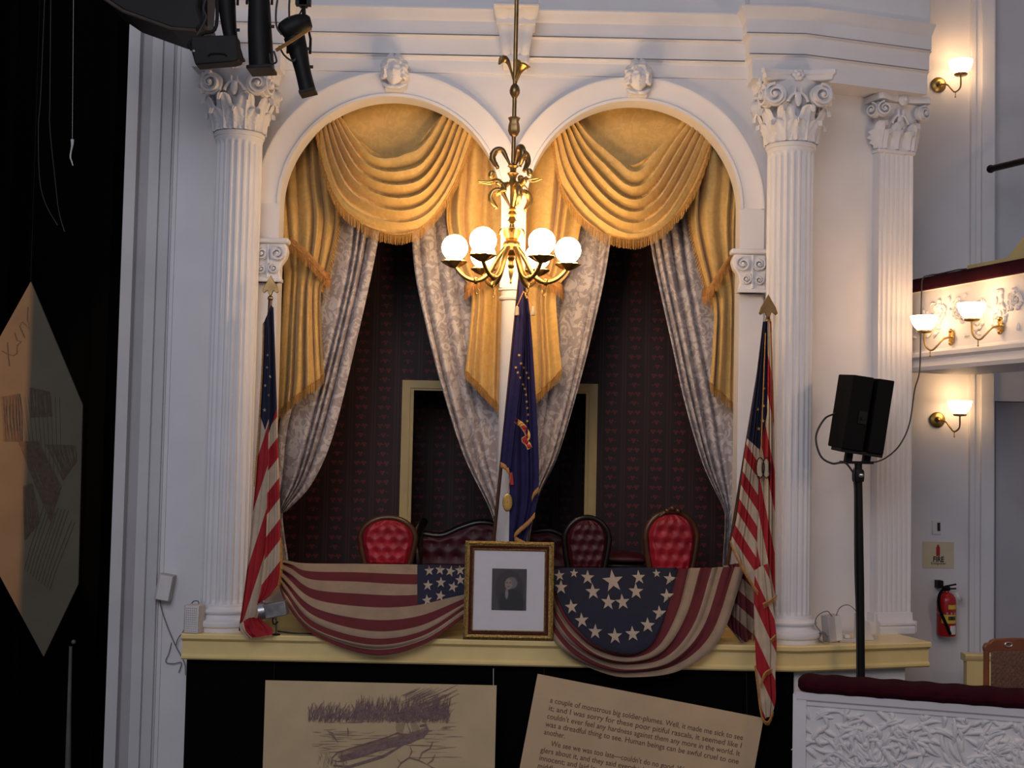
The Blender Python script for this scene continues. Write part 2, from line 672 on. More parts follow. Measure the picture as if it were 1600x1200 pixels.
ENDX, ENDY = xk + dirS.x * EL, YBK + dirS.y * EL
xjl = PX(432, 60, -.3)
xcl = PX(300, 60, -.3)
path = [(xcl, -.0), (xcl, YBK), (xjl, YBK), (xjl, 0), (xj, 0), (xj, YBK), (xk, YBK), (ENDX - .0, ENDY)]
build('trim_5', MB().sweep(path, PROF), WHITE, kind='structure', label='white stepped entablature over the arches', smooth=25)
# soffit block carrying the entablature over columns
mb = MB().bbox((xcl, YBK, z107 - .002), (xjl, 0, z107 + .03)).bbox((xj, YBK, z107 - .002), (xk, 0, z107 + .03))
wallA = Vector((XWR - .06, .02)); wallLen = 1.15
wallB = wallA + dirS * wallLen
ZBL = z107 - .05
mb.add([(xk, YBK, ZBL + .006), (ENDX, ENDY, ZBL + .006), (wallB.x, wallB.y + .12, ZBL + .006), (xk, .12, ZBL + .006)], [(0, 1, 2, 3)])
for pth_ in ([(xj, 0), (xj, YBK), (xk, YBK), (ENDX, ENDY)], [(xcl, 0), (xcl, YBK), (xjl, YBK), (xjl, 0)]):
    mb.sweep(pth_, [(-.12, ZBL), (.018, ZBL), (.018, z107 + .02), (-.12, z107 + .02)])
build('trim_6', mb, WHITE, kind='structure', label='white soffit under the entablature blocks')

# ---- angled wall on the right, set back behind the column
nS = Vector((dirS.y, -dirS.x))
mb = MB().sweep([tuple(wallA), tuple(wallB)], [(0, 1.2), (0, z107 + .05), (-.15, z107 + .05), (-.15, 1.2)])
build('wall_right', mb, WHITE, kind='structure', label='white angled wall beside the right column')

# ---- far wall on the right with door casing
YF = 1.5
mb = MB().bbox((wallB.x - .5, YF, .0), (PX(1552, 400, YF), YF + .1, 9.5))
build('wall_back', mb, WHITE, kind='structure', label='white side wall behind the balconies')
mb = MB()
for u0, u1, d in ((1514, 1521, .05), (1521, 1530, .03), (1530, 1549, .07), (1549, 1553, .03)):
    mb.bbox((PX(u0, 400, YF), YF - d, .5), (PX(u1, 400, YF), YF, 9.5))
build('trim_7', mb, WHITE, kind='structure', label='white vertical pilaster moulding on the side wall')
mb = MB().bbox((PX(1552, 400, YF), YF + .12, .5), (7, YF + .2, 9.5))
build('wall_far', mb, GREYP, kind='structure', label='grey recessed wall panel')
mb = MB().bbox((PX(1552, 625, YF), YF - .02, PZ(1570, 627, YF)), (6, YF + .12, PZ(1570, 560, YF)))
build('trim_8', mb, WHITE, kind='structure', label='white lintel above the side door')
mb = MB().bbox((PX(1560, 700, YF), YF + .06, 2.5), (6, YF + .11, PZ(1570, 627, YF) - .005))
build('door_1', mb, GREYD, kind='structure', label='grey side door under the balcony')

# ---- proscenium trim and left wall
YP = .04
x1 = PX(268, 500, YP)
mb = MB().bbox((x1 - .02, YP, 0), (XWL + .06, YP + .1, 9.5))
build('wall_left', mb, WHITE, kind='structure', label='white wall between proscenium and left column')
k = 9
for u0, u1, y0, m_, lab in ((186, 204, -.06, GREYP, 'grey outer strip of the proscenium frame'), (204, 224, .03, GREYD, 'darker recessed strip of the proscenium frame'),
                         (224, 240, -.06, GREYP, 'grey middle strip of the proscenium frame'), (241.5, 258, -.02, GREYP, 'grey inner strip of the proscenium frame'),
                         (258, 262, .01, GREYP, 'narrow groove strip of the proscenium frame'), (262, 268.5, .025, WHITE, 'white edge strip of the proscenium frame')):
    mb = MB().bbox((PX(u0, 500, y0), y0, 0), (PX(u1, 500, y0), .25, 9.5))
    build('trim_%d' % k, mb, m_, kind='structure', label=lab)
    k += 1
# dark stage behind proscenium
def dk(a, b):
    x = -11 + a * (PX(190, 500, 3.5) + 11 + 1.2)
    return Vector((x, 3.6 - .08 * abs(math.sin(x * 9)) - .05 * math.sin(x * 23), b * 13))
sd = build('wall_light_blocker', MB().add([(-5.235, -.5, 1), (-4.68, -1.2, 1), (-4.68, -1.2, 9), (-5.235, -.5, 9)], [(0, 1, 2, 3)]), BLACKCLOTH, kind='structure', label='added black flat out of view that blocks the lantern light', solid=.03)  # added unseen flat, gives the lantern light its straight edge on the page
sd = build('stage_drape', MB().grid(dk, 120, 2), BLACKCLOTH, label='black stage curtain filling the dark opening beside the proscenium', cat='curtain')

# ---- ledge
h1 = PZ(775, 1010, YL) - ZL
LP = [(-.5, 0), (.03, 0), (.035, -.008), (.035, -.035), (.02, -.045), (.012, -.052), (.0, -.056), (.0, -.150), (.008, -.158), (.018, -.165), (.018, -.180), (.006, -.192), (-.5, -.192)]
lpath = [(XA, YL + .0), (XB, YL), (XB + dirS.x * 1.13, YL + dirS.y * 1.13)]
mb = MB().sweep(lpath, [(o, ZL + z) for o, z in LP])
build('trim_15', mb, YELLOW, kind='structure', label='yellow moulded ledge in front of the box', smooth=25)
# wall under ledge on right
mb = MB().sweep([(PX(1200, 1055, -.45), -.42), (XB - .02, -.42), (XB + dirS.x * .95, -.42 + dirS.y * .95)], [(0, 1.0), (0, ZL - .185), (-.1, ZL - .185), (-.1, 1.0)])
build('wall_under_right', mb, WHITE, kind='structure', label='white wall under the right end of the ledge')
# black drape under the ledge
def dk2(a, b):
    x0, x1 = PX(291, 1100, -.43), PX(1239, 1100, -.43)
    x = x0 + a * (x1 - x0)
    return Vector((x, -.44 - .018 * abs(math.sin(x * 6 + .5 * math.sin(x * 3))), ZL - .192 + b * (-2.0)))
build('under_box_drape', MB().grid(dk2, 160, 3), BLACKCLOTH, label='black drape hung below the yellow ledge', cat='curtain')
mb = MB().bbox((PX(293, 1100, -.4), -.40, 0), (PX(1236, 1100, -.4), -.3, ZL - .19))
build('wall_under_box', mb, WHITE, kind='structure', label='white wall under the box')

# ---- box interior
YB = 1.55
BXL, BXR = XJL - .45, XJR + .45
CEIL = ZTOP + .1
dx0, dx1 = PX(645, 700, YB), PX(914, 700, YB)
dzt = PZ(700, 611, YB)
mb = MB()
mb.bbox((BXL, YB, BOXF), (dx0, YB + .08, CEIL)).bbox((dx1, YB, BOXF), (BXR, YB + .08, CEIL)).bbox((dx0, YB, dzt), (dx1, YB + .08, CEIL))
build('wall_partition', mb, WALLP, kind='structure', label='dark wine patterned wallpaper partition inside the box')
build('wall_box_back', MB().bbox((BXL, 2.5, BOXF), (BXR, 2.6, CEIL)), WALLP, kind='structure', label='dark wallpapered rear wall of the box')
build('wall_box_left', MB().bbox((BXL - .08, TH, BOXF), (BXL, 2.6, CEIL)), WALLP, kind='structure', label='wallpapered left side wall of the box')
build('wall_box_right', MB().bbox((BXR, TH, BOXF), (BXR + .08, 2.6, CEIL)), WALLP, kind='structure', label='wallpapered right side wall of the box')
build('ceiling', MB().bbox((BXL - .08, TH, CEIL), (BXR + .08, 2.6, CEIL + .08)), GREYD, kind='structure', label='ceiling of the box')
build('floor_box', MB().bbox((BXL - .08, -.05, BOXF - .1), (BXR + .08, 2.6, BOXF)), CARPET, kind='structure', label='carpeted floor of the box')
DY = mat('yellow_door_casing', (.62, .46, .19), .5, noise=(6, .08))
t = MB()
dw = .105
t.bbox((dx0 - dw, YB - .035, BOXF), (dx0, YB, dzt + .09)).bbox((dx0 - dw + .02, YB - .05, BOXF), (dx0 - .03, YB - .03, dzt + .07))
build('trim_16', t, DY, kind='structure', label='yellow door casing, left post')
t = MB().bbox((dx1, YB - .035, BOXF), (dx1 + dw, YB, dzt + .09)).bbox((dx1 + .03, YB - .05, BOXF), (dx1 + dw - .02, YB - .03, dzt + .07))
build('trim_17', t, DY, kind='structure', label='yellow door casing, right post')
t = MB().bbox((dx0, YB - .035, dzt), (dx1, YB, dzt + .09)).bbox((dx0 - .03, YB - .05, dzt + .02), (dx1 + .03, YB - .03, dzt + .07))
build('trim_18', t, DY, kind='structure', label='yellow door casing, head')

# ---- parapet of the box (behind the bunting)
ZR = PZ(800, 889, -.12)
mb = MB().bbox((XJL, -.06, ZL), (XJR, .04, ZR - .05))
build('wall_parapet', mb, WHITE, kind='structure', label='white parapet of the box')
mb = MB().bbox((XJL, -.11, ZR - .05), (XJR, .08, ZR))
build('trim_19', mb, VELVET, kind='structure', label='dark padded handrail on the box parapet')
mb = MB().sweep([(XJL - .02, -.06), (XJR + .02, -.06)], [(0, ZL), (.06, ZL), (.06, ZL + .05), (.04, ZL + .06), (.04, ZL + .10), (.05, ZL + .105), (.05, ZL + .12), (0, ZL + .13)])
build('trim_20', mb, YELLOW, kind='structure', label='yellow skirting at the foot of the parapet')

# ================================================================== COLUMNS
def fluted(r, h, nf=22, wall=.007):
    """z 0..h, flutes with rounded ends"""
    mb = MB()
    per = 8
    n = nf * per
    zs = [0, .012, .025, .04, .05, h * .25, h * .5, h * .75, h - .05, h - .04, h - .025, h - .012, h]

    def depth(z):
        d = min(z, h - z)
        return 0 if d <= .012 else min(1, math.sqrt(max(0, 1 - ((.05 - min(d, .05)) / .038) ** 2)))
    vs, fs = [], []
    for z in zs:
        for k in range(n):
            ph = (k % per) / per
            g = 0 if ph < .26 else math.sin(PI * (ph - .26) / .74)
            rr = r * (1 - .0 * z / h) - r * .085 * g * depth(z)
            a = 2 * PI * k / n
            vs.append((rr * math.cos(a), rr * math.sin(a), z))
    for i in range(len(zs) - 1):
        for k in range(n):
            fs.append((i * n + k, i * n + (k + 1) % n, (i + 1) * n + (k + 1) % n, (i + 1) * n + k))
    return mb.add(vs, fs)


def leaf_mesh(w, h, r0, flare, curl=.06):
    """acanthus leaf on bell radius r0, base at z 0, pointing to -Y"""
    def fn(a, b):
        s = a * 2 - 1
        lob = 1 + .14 * math.cos(b * 5 * 2 * PI)
        wd = w * (.62 + .5 * math.sin(PI * min(1, b * 1.05)) - .55 * max(0, b - .7) / .3) * lob * .5
        out = flare * b * b
        z = h * b
        if b > .72:
            q = (b - .72) / .28 * PI * .95
            out = flare * .52 + curl * .55 * math.sin(q * .5) * 1.35
            z = h * .72 + curl * .9 * math.sin(q)
        x = s * wd
        ridge = .016 * (1 - abs(s)) ** 1.5 + .006 * math.cos(s * 9)
        return Vector((x, -(r0 + .012 + out + ridge - .35 * x * x / max(r0, .05)), z))
    return MB().grid(fn, 12, 20)


def volute_mesh(R, depth, turns=1.75, left=1):
    """spiral in local xz plane, centre 0, thickness along y; eye in the middle"""
    mb = MB()
    N = 46
    vs, fs = [], []
    for i in range(N + 1):
        f = i / N
        a = PI * .5 - f * turns * 2 * PI
        ro = R * (1 - .80 * f)
        wd = R * .20 * (1 - .45 * f)
        for rr, y in ((ro, -depth), (ro, depth * .8), (ro - wd, depth * .8), (ro - wd, -depth)):
            yy = y - (R * .22 * f if y < 0 else 0)
            vs.append((left * rr * math.cos(a), yy, rr * math.sin(a)))
        # a rounded front rim
    for i in range(N):
        for k in range(4):
            a, b = i * 4 + k, i * 4 + (k + 1) % 4
            fs.append((a, b, b + 4, a + 4))
    fs += [(0, 1, 2, 3), (N * 4 + 3, N * 4 + 2, N * 4 + 1, N * 4)]
    mb.add(vs, fs)
    # back plate and eye
    mb.lathe([(R * .9, 0), (R * .9, depth * .9), (0, depth * .9)], 24, (0, -depth * .1, 0), Matrix.Rotation(-PI / 2, 3, 'X'))
    mb.sphere((0, -depth * .9 - R * .12, 0), R * .22, 12, 8)
    return mb


CAPH = .555


def add_capital(par, r, z0, H=CAPH, faces=4):
    """capital in local coords of par, standing on z0"""
    A = .285 * H / .555
    bell = MB().lathe([(r * 1.0, 0), (r * 1.07, .0), (r * 1.09, .012), (r * 1.07, .026), (r * .98, .032), (r * .98, H * .3), (r * 1.02, H * .55), (r * 1.15, H * .75), (r * 1.34, H * .86), (r * 1.34, H * .9)], 40, (0, 0, z0))
    cap = build('capital', bell, WHITE2, par, world=False)
    # abacus with concave sides
    poly = []
    for q in range(4):
        rot = q * PI / 2
        for i in range(9):
            f = i / 8 * 2 - 1
            x = f * A
            y = -A * (1.0 - .17 * (1 - f * f))
            if abs(f) == 1: x *= .93
            poly.append((x * math.cos(rot) - y * math.sin(rot), x * math.sin(rot) + y * math.cos(rot)))
    ab = MB()
    layers = [(.90, H * .865), (.93, H * .875), (.95, H * .925), (1.0, H * .945), (1.0, H)]
    n = len(poly)
    vs = [(x * s, y * s, z0 + z) for s, z in layers for x, y in poly]
    fs = [(i * n + j, i * n + (j + 1) % n, (i + 1) * n + (j + 1) % n, (i + 1) * n + j) for i in range(len(layers) - 1) for j in range(n)]
    fs += [tuple(range(n))[::-1], tuple((len(layers) - 1) * n + j for j in range(n))]
    ab.add(vs, fs)
    build('abacus', ab, WHITE2, cap, world=False, smooth=30)
    R = H * .165
    vm = {s: None for s in (-1, 1)}
    src = {}
    for q in range(4):
        for s in (-1, 1):
            if s not in src:
                o = build('volute', volute_mesh(R, .035, left=s), WHITE2, cap, world=False, smooth=35)
                src[s] = o
            else:
                o = src[s].copy(); COL.objects.link(o); o.parent = cap
            yaw = q * PI / 2
            loc = Vector((s * (A * .60), -A * .80, z0 + H * .655))
            rz = Matrix.Rotation(yaw, 3, 'Z')
            o.location = rz @ loc
            o.rotation_euler = (0, 0, yaw + s * .22)
    lo = build('leaf', leaf_mesh(r * .98, H * .27, r * .98, .05, .055), WHITE2, cap, world=False, smooth=60)
    up = build('leaf', leaf_mesh(r * .90, H * .48, r * .99, .07, .075), WHITE2, cap, world=False, smooth=60)
    for i in range(8):
        for src_, off in ((lo, 0), (up, PI / 8)):
            o = src_ if i == 0 else src_.copy()
            if i:
                COL.objects.link(o); o.parent = cap
            o.location = (0, 0, z0 + .03)
            o.rotation_euler = (0, 0, i * PI / 4 + off)
    ro = MB()
    for k in range(6):
        a = k * PI / 3
        ro.sphere((.028 * math.cos(a), 0, .028 * math.sin(a)), .022, 10, 6, (1, .7, 1))
    ro.sphere((0, -.012, 0), .02, 10, 6)
    ros = None
    sc = MB()
    for s in (-1, 1):
        pts = [(s * (.01 + .055 * (1 - f * .8) * (1 + math.cos(f * 5.5 + .2)) * .6), -.01 * f, -.11 + f * .12 + .03 * math.sin(f * 6)) for f in [i / 20 for i in range(21)]]
        sc.tube(pts, [.014 - .006 * i / 20 for i in range(21)], 8)
    sc.sphere((0, -.01, -.09), .035, 12, 8, (.8, .5, 1.6))
    hx = None
    for q in range(4):
        yaw = q * PI / 2
        rz = Matrix.Rotation(yaw, 3, 'Z')
        if q == 0:
            ros = build('rosette', ro, WHITE2, cap, world=False, smooth=80)
            hx = build('scroll', sc, WHITE2, cap, world=False, smooth=80)
            a, b = ros, hx
        else:
            a, b = ros.copy(), hx.copy()
            for o in (a, b): COL.objects.link(o); o.parent = cap
        a.location = rz @ Vector((0, -A * .86, z0 + H * .93))
        b.location = rz @ Vector((0, -r * 1.28, z0 + H * .76))
        for o in (a, b): o.rotation_euler = (0, 0, yaw)
    return cap


YC = -.22
RCOL = .178
znk = PZ(1231, 222, YC) - .06
zcap_top = ZBL
CAPH = zcap_top - znk
BASEH = .19


def column(x, label):
    t = thing('fluted_column', (x, YC, ZL), label, 'column', 'fluted corinthian columns beside the box')
    b = MB().lathe([(.245, 0), (.245, .03), (.262, .04), (.268, .06), (.262, .08), (.225, .088), (.212, .10), (.205, .12), (.215, .13), (.228, .138), (.23, .15), (.22, .162), (.195, .168), (.19, .18), (.19, BASEH)], 56)
    build('base', b, WHITE, t, world=False)
    sh = fluted(RCOL, znk - ZL - BASEH - .035)
    for p in sh.v: p.z += BASEH
    build('shaft', sh, WHITE, t, world=False, smooth=50)
    nk = MB().lathe([(RCOL, 0), (RCOL + .004, .01), (RCOL + .004, .026), (RCOL + .012, .03), (RCOL + .012, .04)], 48, (0, 0, znk - ZL - .036))
    build('neck', nk, WHITE, t, world=False)
    add_capital(t, RCOL, znk - ZL, CAPH)
    return t


column(PX(362, 600, YC), 'tall white fluted column with carved capital beside the proscenium, partly below the stage lights')
column(PX(1232, 600, YC), 'tall white fluted column with carved capital beside the black loudspeaker stand')

# ---- fluted pilaster on the angled wall
pc_u = 1392
# point on angled wall under pixel pc_u
def on_wall(u, v, A_, d_, off=0):
    # intersect pixel ray with vertical plane through A_ along d_ (off outwards)
    n_ = Vector((d_.y, -d_.x, 0))
    p0 = Vector((A_.x, A_.y, 0)) + n_ * off
    d = FWD * FPX + RC * (u - 800) + UC * (600 - v)
    t_ = (p0 - CAM).dot(n_) / d.dot(n_)
    return CAM + d * t_
pb = on_wall(1388, 600, wallA, dirS, 0)
pl = thing('fluted_pilaster', (pb.x, pb.y, ZL), 'white fluted flat pilaster with carved capital on the angled wall', 'pilaster', rot=(0, 0, SLANT))
pw, pd = .16, .09
zp = on_wall(1390, 238, wallA, dirS).z - ZL
zpt = ZBL - ZL
def pil_shaft(h):
    prof = []
    nf = 7
    for i in range(nf):
        x0 = -pw + (2 * pw) * (i + .14) / nf
        x1_ = -pw + (2 * pw) * (i + .86) / nf
        for j in range(7):
            f = j / 6
            prof.append((x0 + (x1_ - x0) * f, -pd + .017 * math.sin(PI * f)))
    prof = [(-pw, 0), (-pw, -pd)] + prof + [(pw, -pd), (pw, 0)]
    vs = [(x, y, z) for z in (0, h) for x, y in prof]
    n = len(prof)
    return MB().add(vs, [(i, i + 1, n + i + 1, n + i) for i in range(n - 1)])
sh = pil_shaft(zp - .16 - .03)
for p in sh.v: p.z += .16
build('shaft', sh, WHITE, pl, world=False, smooth=30)
bs = MB().sweep([(-pw - .0, 0), (-pw, -pd), (pw, -pd), (pw, 0)][1:3], [(0, 0), (.06, 0), (.06, .045), (.05, .06), (.065, .07), (.065, .085), (.03, .10), (.02, .13), (.01, .16), (0, .165)])
bs.bbox((-pw - .06, -pd, 0), (pw + .06, .0, .09)).bbox((-pw - .02, -pd, .09), (pw + .02, 0, .16))
build('base', bs, WHITE, pl, world=False, smooth=30)
build('neck', MB().bbox((-pw - .015, -pd - .015, zp - .03), (pw + .015, 0, zp)), WHITE, pl, world=False, bevel=.008)
H2 = zpt - zp
bell = MB()
for (s0, z0_), (s1, z1_) in zip([(1.0, 0), (1.0, H2 * .55), (1.1, H2 * .75), (1.28, H2 * .87)][:-1], [(1.0, 0), (1.0, H2 * .55), (1.1, H2 * .75), (1.28, H2 * .87)][1:]):
    vs = []
    for s_, z_ in ((s0, z0_), (s1, z1_)):
        vs += [(-pw * s_, 0, zp + z_), (-pw * s_, -pd * s_ - (s_ - 1) * .1, zp + z_), (pw * s_, -pd * s_ - (s_ - 1) * .1, zp + z_), (pw * s_, 0, zp + z_)]
    bell.add(vs, [(0, 1, 5, 4), (1, 2, 6, 5), (2, 3, 7, 6)])
pcap = build('capital', bell, WHITE2, pl, world=False, smooth=30)
aw = pw * 1.52
ab = MB().prism([(-aw, .0), (-aw, -.20), (-aw * .9, -.23), (-aw * .4, -.185), (0, -.17), (aw * .4, -.185), (aw * .9, -.23), (aw, -.20), (aw, 0)], H2 * .12, lambda a, b, d: Vector((a, b, zp + H2 * .88 + d)))
build('abacus', ab, WHITE2, pcap, world=False, smooth=30)
for s_ in (-1, 1):
    o = build('volute', volute_mesh(H2 * .155, .035, left=s_), WHITE2, pcap, world=False, smooth=35)
    o.location = (s_ * aw * .74, -.175, zp + H2 * .70)
    o.rotation_euler = (0, 0, s_ * .3)
    o = build('volute', volute_mesh(H2 * .155, .035, left=-s_), WHITE2, pcap, world=False, smooth=35)
    o.location = (s_ * aw * .92, -.11, zp + H2 * .70)
    o.rotation_euler = (0, 0, s_ * PI / 2 - s_ * .3)
for i in range(3):
    o = build('leaf', leaf_mesh(.15, H2 * .34, 0.0, .045, .05), WHITE2, pcap, world=False, smooth=60)
    o.location = (-pw * .68 + i * pw * .68, -pd + .005, zp)
    o = build('leaf', leaf_mesh(.15, H2 * .52, 0.0, .07, .06), WHITE2, pcap, world=False, smooth=60)
    o.location = (-pw * .95 + i * pw * .95, -pd + .008, zp)
o = build('rosette', MB().sphere((0, 0, 0), .05, 12, 8, (1, .6, 1)).sphere((0, -.02, 0), .025, 8, 6), WHITE2, pcap, world=False)
o.location = (0, -.18, zp + H2 * .92)
sc = MB()
for s_ in (-1, 1):
    sc.tube([(s_ * (.01 + .055 * (1 - f * .8) * (1 + math.cos(f * 5.5 + .2)) * .6), -.01 * f, -.11 + f * .12 + .03 * math.sin(f * 6)) for f in [i / 20 for i in range(21)]], .011, 8)
sc.sphere((0, 0, -.09), .035, 12, 8, (.8, .5, 1.6))
o = build('scroll', sc, WHITE2, pcap, world=False, smooth=80)
o.location = (0, -.14, zp + H2 * .74)

# ---- slim centre column
cxm = PX(791, 700, .06)
zt = zc
t = thing('slim_column', (XM - .0, .075, ZR - .0), 'slim plain white column carrying the pier between the two arches', 'column')
hh = zt - ZR
build('shaft', MB().lathe([(.088, 0), (.088, hh * .5), (.080, hh - .10)], 32), WHITE, t, world=False)
build('neck_ring', MB().lathe([(.08, hh - .10), (.098, hh - .095), (.105, hh - .08), (.098, hh - .065), (.088, hh - .06), (.088, hh - .025), (.108, hh - .02), (.108, hh)], 32), WHITE, t, world=False)

# ---- corbel imposts
def corbel(x0, x1, ztop, zbot, flip, label):
    cx = (x0 + x1) / 2
    wd = (x1 - x0)
    h = ztop - zbot
    t = thing('corbel_capital', (cx, -.05, zbot), label, 'corbel', 'scrolled corbels at the springing of the arches')
    b = MB()
    s = flip
    poly = [(-s * wd * .5, 0), (-s * wd * .5, h * .88), (s * wd * .42, h * .88), (s * wd * .50, h * .72), (s * wd * .44, h * .55), (s * wd * .30, h * .40), (s * wd * .27, h * .22), (s * wd * .30, h * .1), (s * wd * .26, 0)]
    b.prism(poly if s < 0 else poly[::-1], .10, lambda a, bb, d: Vector((a, -.10 + d, bb)))
    build('block', b, WHITE2, t, world=False, bevel=.012)
    build('cap_moulding', MB().bbox((-wd * .52, -.125, h * .88), (wd * .52, .0, h)), WHITE2, t, world=False, bevel=.012)
    build('foot_moulding', MB().bbox((-wd * .5, -.108, 0), (wd * .32 if s > 0 else wd * .5, .0, h * .09)) if s > 0 else MB().bbox((-wd * .32, -.108, 0), (wd * .5, 0, h * .09)), WHITE2, t, world=False, bevel=.006)
    for vx, vz, R, l in ((s * wd * .20, h * .64, h * .19, s), (s * wd * .10, h * .30, h * .13, -s), (-s * wd * .27, h * .64, h * .16, -s), (-s * wd * .27, h * .28, h * .12, -s)):
        o = build('volute', volute_mesh(R, .025, left=l), WHITE2, t, world=False, smooth=35)
        o.location = (vx, -.11, vz)
    f = MB().tube([(-s * wd * .1, -.105, h * .85), (-s * wd * .08, -.112, h * .5), (-s * wd * .1, -.105, h * .1)], .012, 8)
    build('rib', f, WHITE2, t, world=False)


corbel(PX(401, 373, -.1), PX(452, 373, -.1), PZ(427, 373, -.12), PZ(427, 441, -.12), 1, 'white scrolled corbel beside the proscenium side column')
corbel(PX(1142, 390, -.1), PX(1196, 390, -.1), PZ(1170, 390, -.12), PZ(1170, 458, -.12), -1, 'white scrolled corbel beside the column near the loudspeaker')

# ---- keystone console in the middle of the entablature
kx = PX(806, 50, -.2)
kt, kb = PZ(806, 10, -.2), PZ(806, 92, -.2)
t = thing('keystone_console', (kx, -.1, kb), 'white fluted bracket on the entablature behind the chandelier rod', 'bracket')
hk = kt - kb
def cons(a, b):
    x = (a * 2 - 1) * (.105 + .065 * b ** 1.5)
    dep = .10 + .16 * b ** 2 + .03 * math.sin(b * 2 * PI)
    fl = .020 * abs(math.sin(a * 3 * PI)) ** .7
    return Vector((x, -dep - fl, b * hk * .82))
g = MB().grid(cons, 36, 20)
g.bbox((-.11, -.10, 0), (.11, .1, hk * .82)).bbox((-.15, -.2, hk * .6), (.15, .1, hk * .82))
build('fluted_body', g, WHITE2, t, world=False, smooth=50)
build('cap', MB().bbox((-.175, -.33, hk * .82), (.175, .1, hk * .88)).bbox((-.165, -.31, hk * .88), (.165, .1, hk)), WHITE2, t, world=False, bevel=.008)
build('foot', MB().bbox((-.1, -.13, -.04), (.1, .1, .03)), WHITE2, t, world=False, bevel=.012)

# ---- carved heads on the arches
def carved_head(u0, u1, v0, v1, label):
    c = P((u0 + u1) / 2, v1, -.06)
    h = PZ((u0 + u1) / 2, v0, -.06) - c.z
    t = thing('carved_head', c, label, 'sculpture', 'carved heads above the arches')
    rx, rz = h * .30, h * .40

    def fn(a, b):
        th, ph = a * 2 * PI, b * PI
        d = Vector((math.sin(ph) * math.cos(th), math.sin(ph) * math.sin(th), math.cos(ph)))
        x, y, z = d
        jaw = 1 - .28 * max(0, -z - .1)
        px_, py_, pz_ = x * rx * jaw, y * rx * 1.05, z * rz
        if y < 0:
            fx = x
            nose = math.exp(-(fx / .13) ** 2) * math.exp(-((z + .05) / .22) ** 2) * (1.2 if z < .05 else .8)
            eyes = math.exp(-((abs(fx) - .34) / .16) ** 2) * math.exp(-((z - .12) / .09) ** 2)
            ball = math.exp(-((abs(fx) - .34) / .09) ** 2) * math.exp(-((z - .11) / .045) ** 2)
            brow = math.exp(-((abs(fx) - .3) / .25) ** 2) * math.exp(-((z - .27) / .07) ** 2)
            mouth = math.exp(-(fx / .22) ** 2) * math.exp(-((z + .42) / .035) ** 2)
            lips = math.exp(-(fx / .2) ** 2) * (math.exp(-((z + .36) / .04) ** 2) + math.exp(-((z + .48) / .04) ** 2))
            chin = math.exp(-(fx / .2) ** 2) * math.exp(-((z + .72) / .13) ** 2)
            py_ += rx * (-.30 * nose + .16 * eyes - .09 * ball - .06 * brow + .08 * mouth - .07 * lips - .10 * chin)
        return Vector((px_, py_ - .05, h * .46 + pz_))
    build('face', MB().grid(fn, 56, 44), WHITE2, t, world=False, smooth=80)
    def hair(a, b):
        th, ph = a * 2 * PI, b * PI
        d = Vector((math.sin(ph) * math.cos(th), math.sin(ph) * math.sin(th), math.cos(ph)))
        x, y, z = d
        face = (x / .62) ** 2 + ((z + .22 + .16 * abs(x)) / .78) ** 2
        inside = y < 0 and face < 1
        wave = .07 * math.sin(9 * math.atan2(abs(x), z + .3) + 3 * y) + .035 * math.sin(25 * z + 8 * abs(x))
        part = -.10 * math.exp(-(x / .07) ** 2) * max(0, z)
        r_ = (.55 if inside else 1.24 + wave + part)
        if z < -.55: r_ = min(r_, .9)
        return Vector((x * rx * r_ * 1.08, y * rx * r_ * 1.0 - .05, h * .48 + z * rz * r_ * 1.0))
    hb = MB().grid(hair, 72, 56)
    build('hair', hb, WHITE2, t, world=False, smooth=70)
    nk = MB().lathe([(rx * .62, 0), (rx * .55, h * .1), (rx * .55, h * .22)], 20, (0, -.02, h * .02))
    build('neck', nk, WHITE2, t, world=False)
    cl = MB()
    for s in (-1, 1):
        cl.tube(curve([(0, -.06, h * .02), (s * rx * .5, -.07, h * .015), (s * rx * .95, -.05, h * .10), (s * rx * 1.1, -.03, h * .15)], 10), [h * .05] * 8 + [h * .04, h * .03, h * .02], 8)
    cl.bbox((-rx * .85, -.05, -h * .06), (rx * .85, .02, h * .04))
    build('collar', cl, WHITE2, t, world=False, smooth=60)


carved_head(596, 637, 86, 140, 'white carved classical head at the crown of the arch nearer the stage lights')
carved_head(975, 1017, 95, 149, 'white carved classical head at the crown of the arch away from the stage')

# ================================================================== CURTAINS
def fringe(mb_path, length, n, name, parent, m=None, drop=Vector((0, 0, -1)), seed=1):
    """threads hanging from a world path"""
    rnd = random.Random(seed)
    mb = MB()
    for i in range(n):
        p = crom(mb_path, (i + .5) / n)
        L = length * rnd.uniform(.9, 1.05)
        d = drop + Vector((rnd.uniform(-.05, .05), rnd.uniform(-.1, .03), 0))
        wd = (crom(mb_path, min(1, (i + 1) / n)) - crom(mb_path, i / n)).length * .62
        q = p + d * L
        t = Vector((wd * .5, 0, 0))
        y = Vector((0, -wd * .5, 0))
        mb.add([p - t, p + y, p + t, q - t * .7, q + y * .9, q + t * .7], [(0, 1, 4, 3), (1, 2, 5, 4)])
    # heading braid
    mb.tube(mb_path, .007, 6)
    return build(name, mb, m or GOLDTRIM, parent, kind='stuff', smooth=0)


def cloth(name, rows, Y, fold, m, parent, nu=90, nv=70, uvfn=None, solid=0):
    fn = loftfn(rows, Y, fold)
    mb = MB().grid(fn, nu, nv, uvfn)
    o = build(name, mb, m, parent, smooth=75, solid=solid)
    return o, fn, mb


def edge(fn, b=None, a=None, n=40):
    if b is not None: return [fn(i / n, b) for i in range(n + 1)]
    return [fn(a, i / n) for i in range(n + 1)]


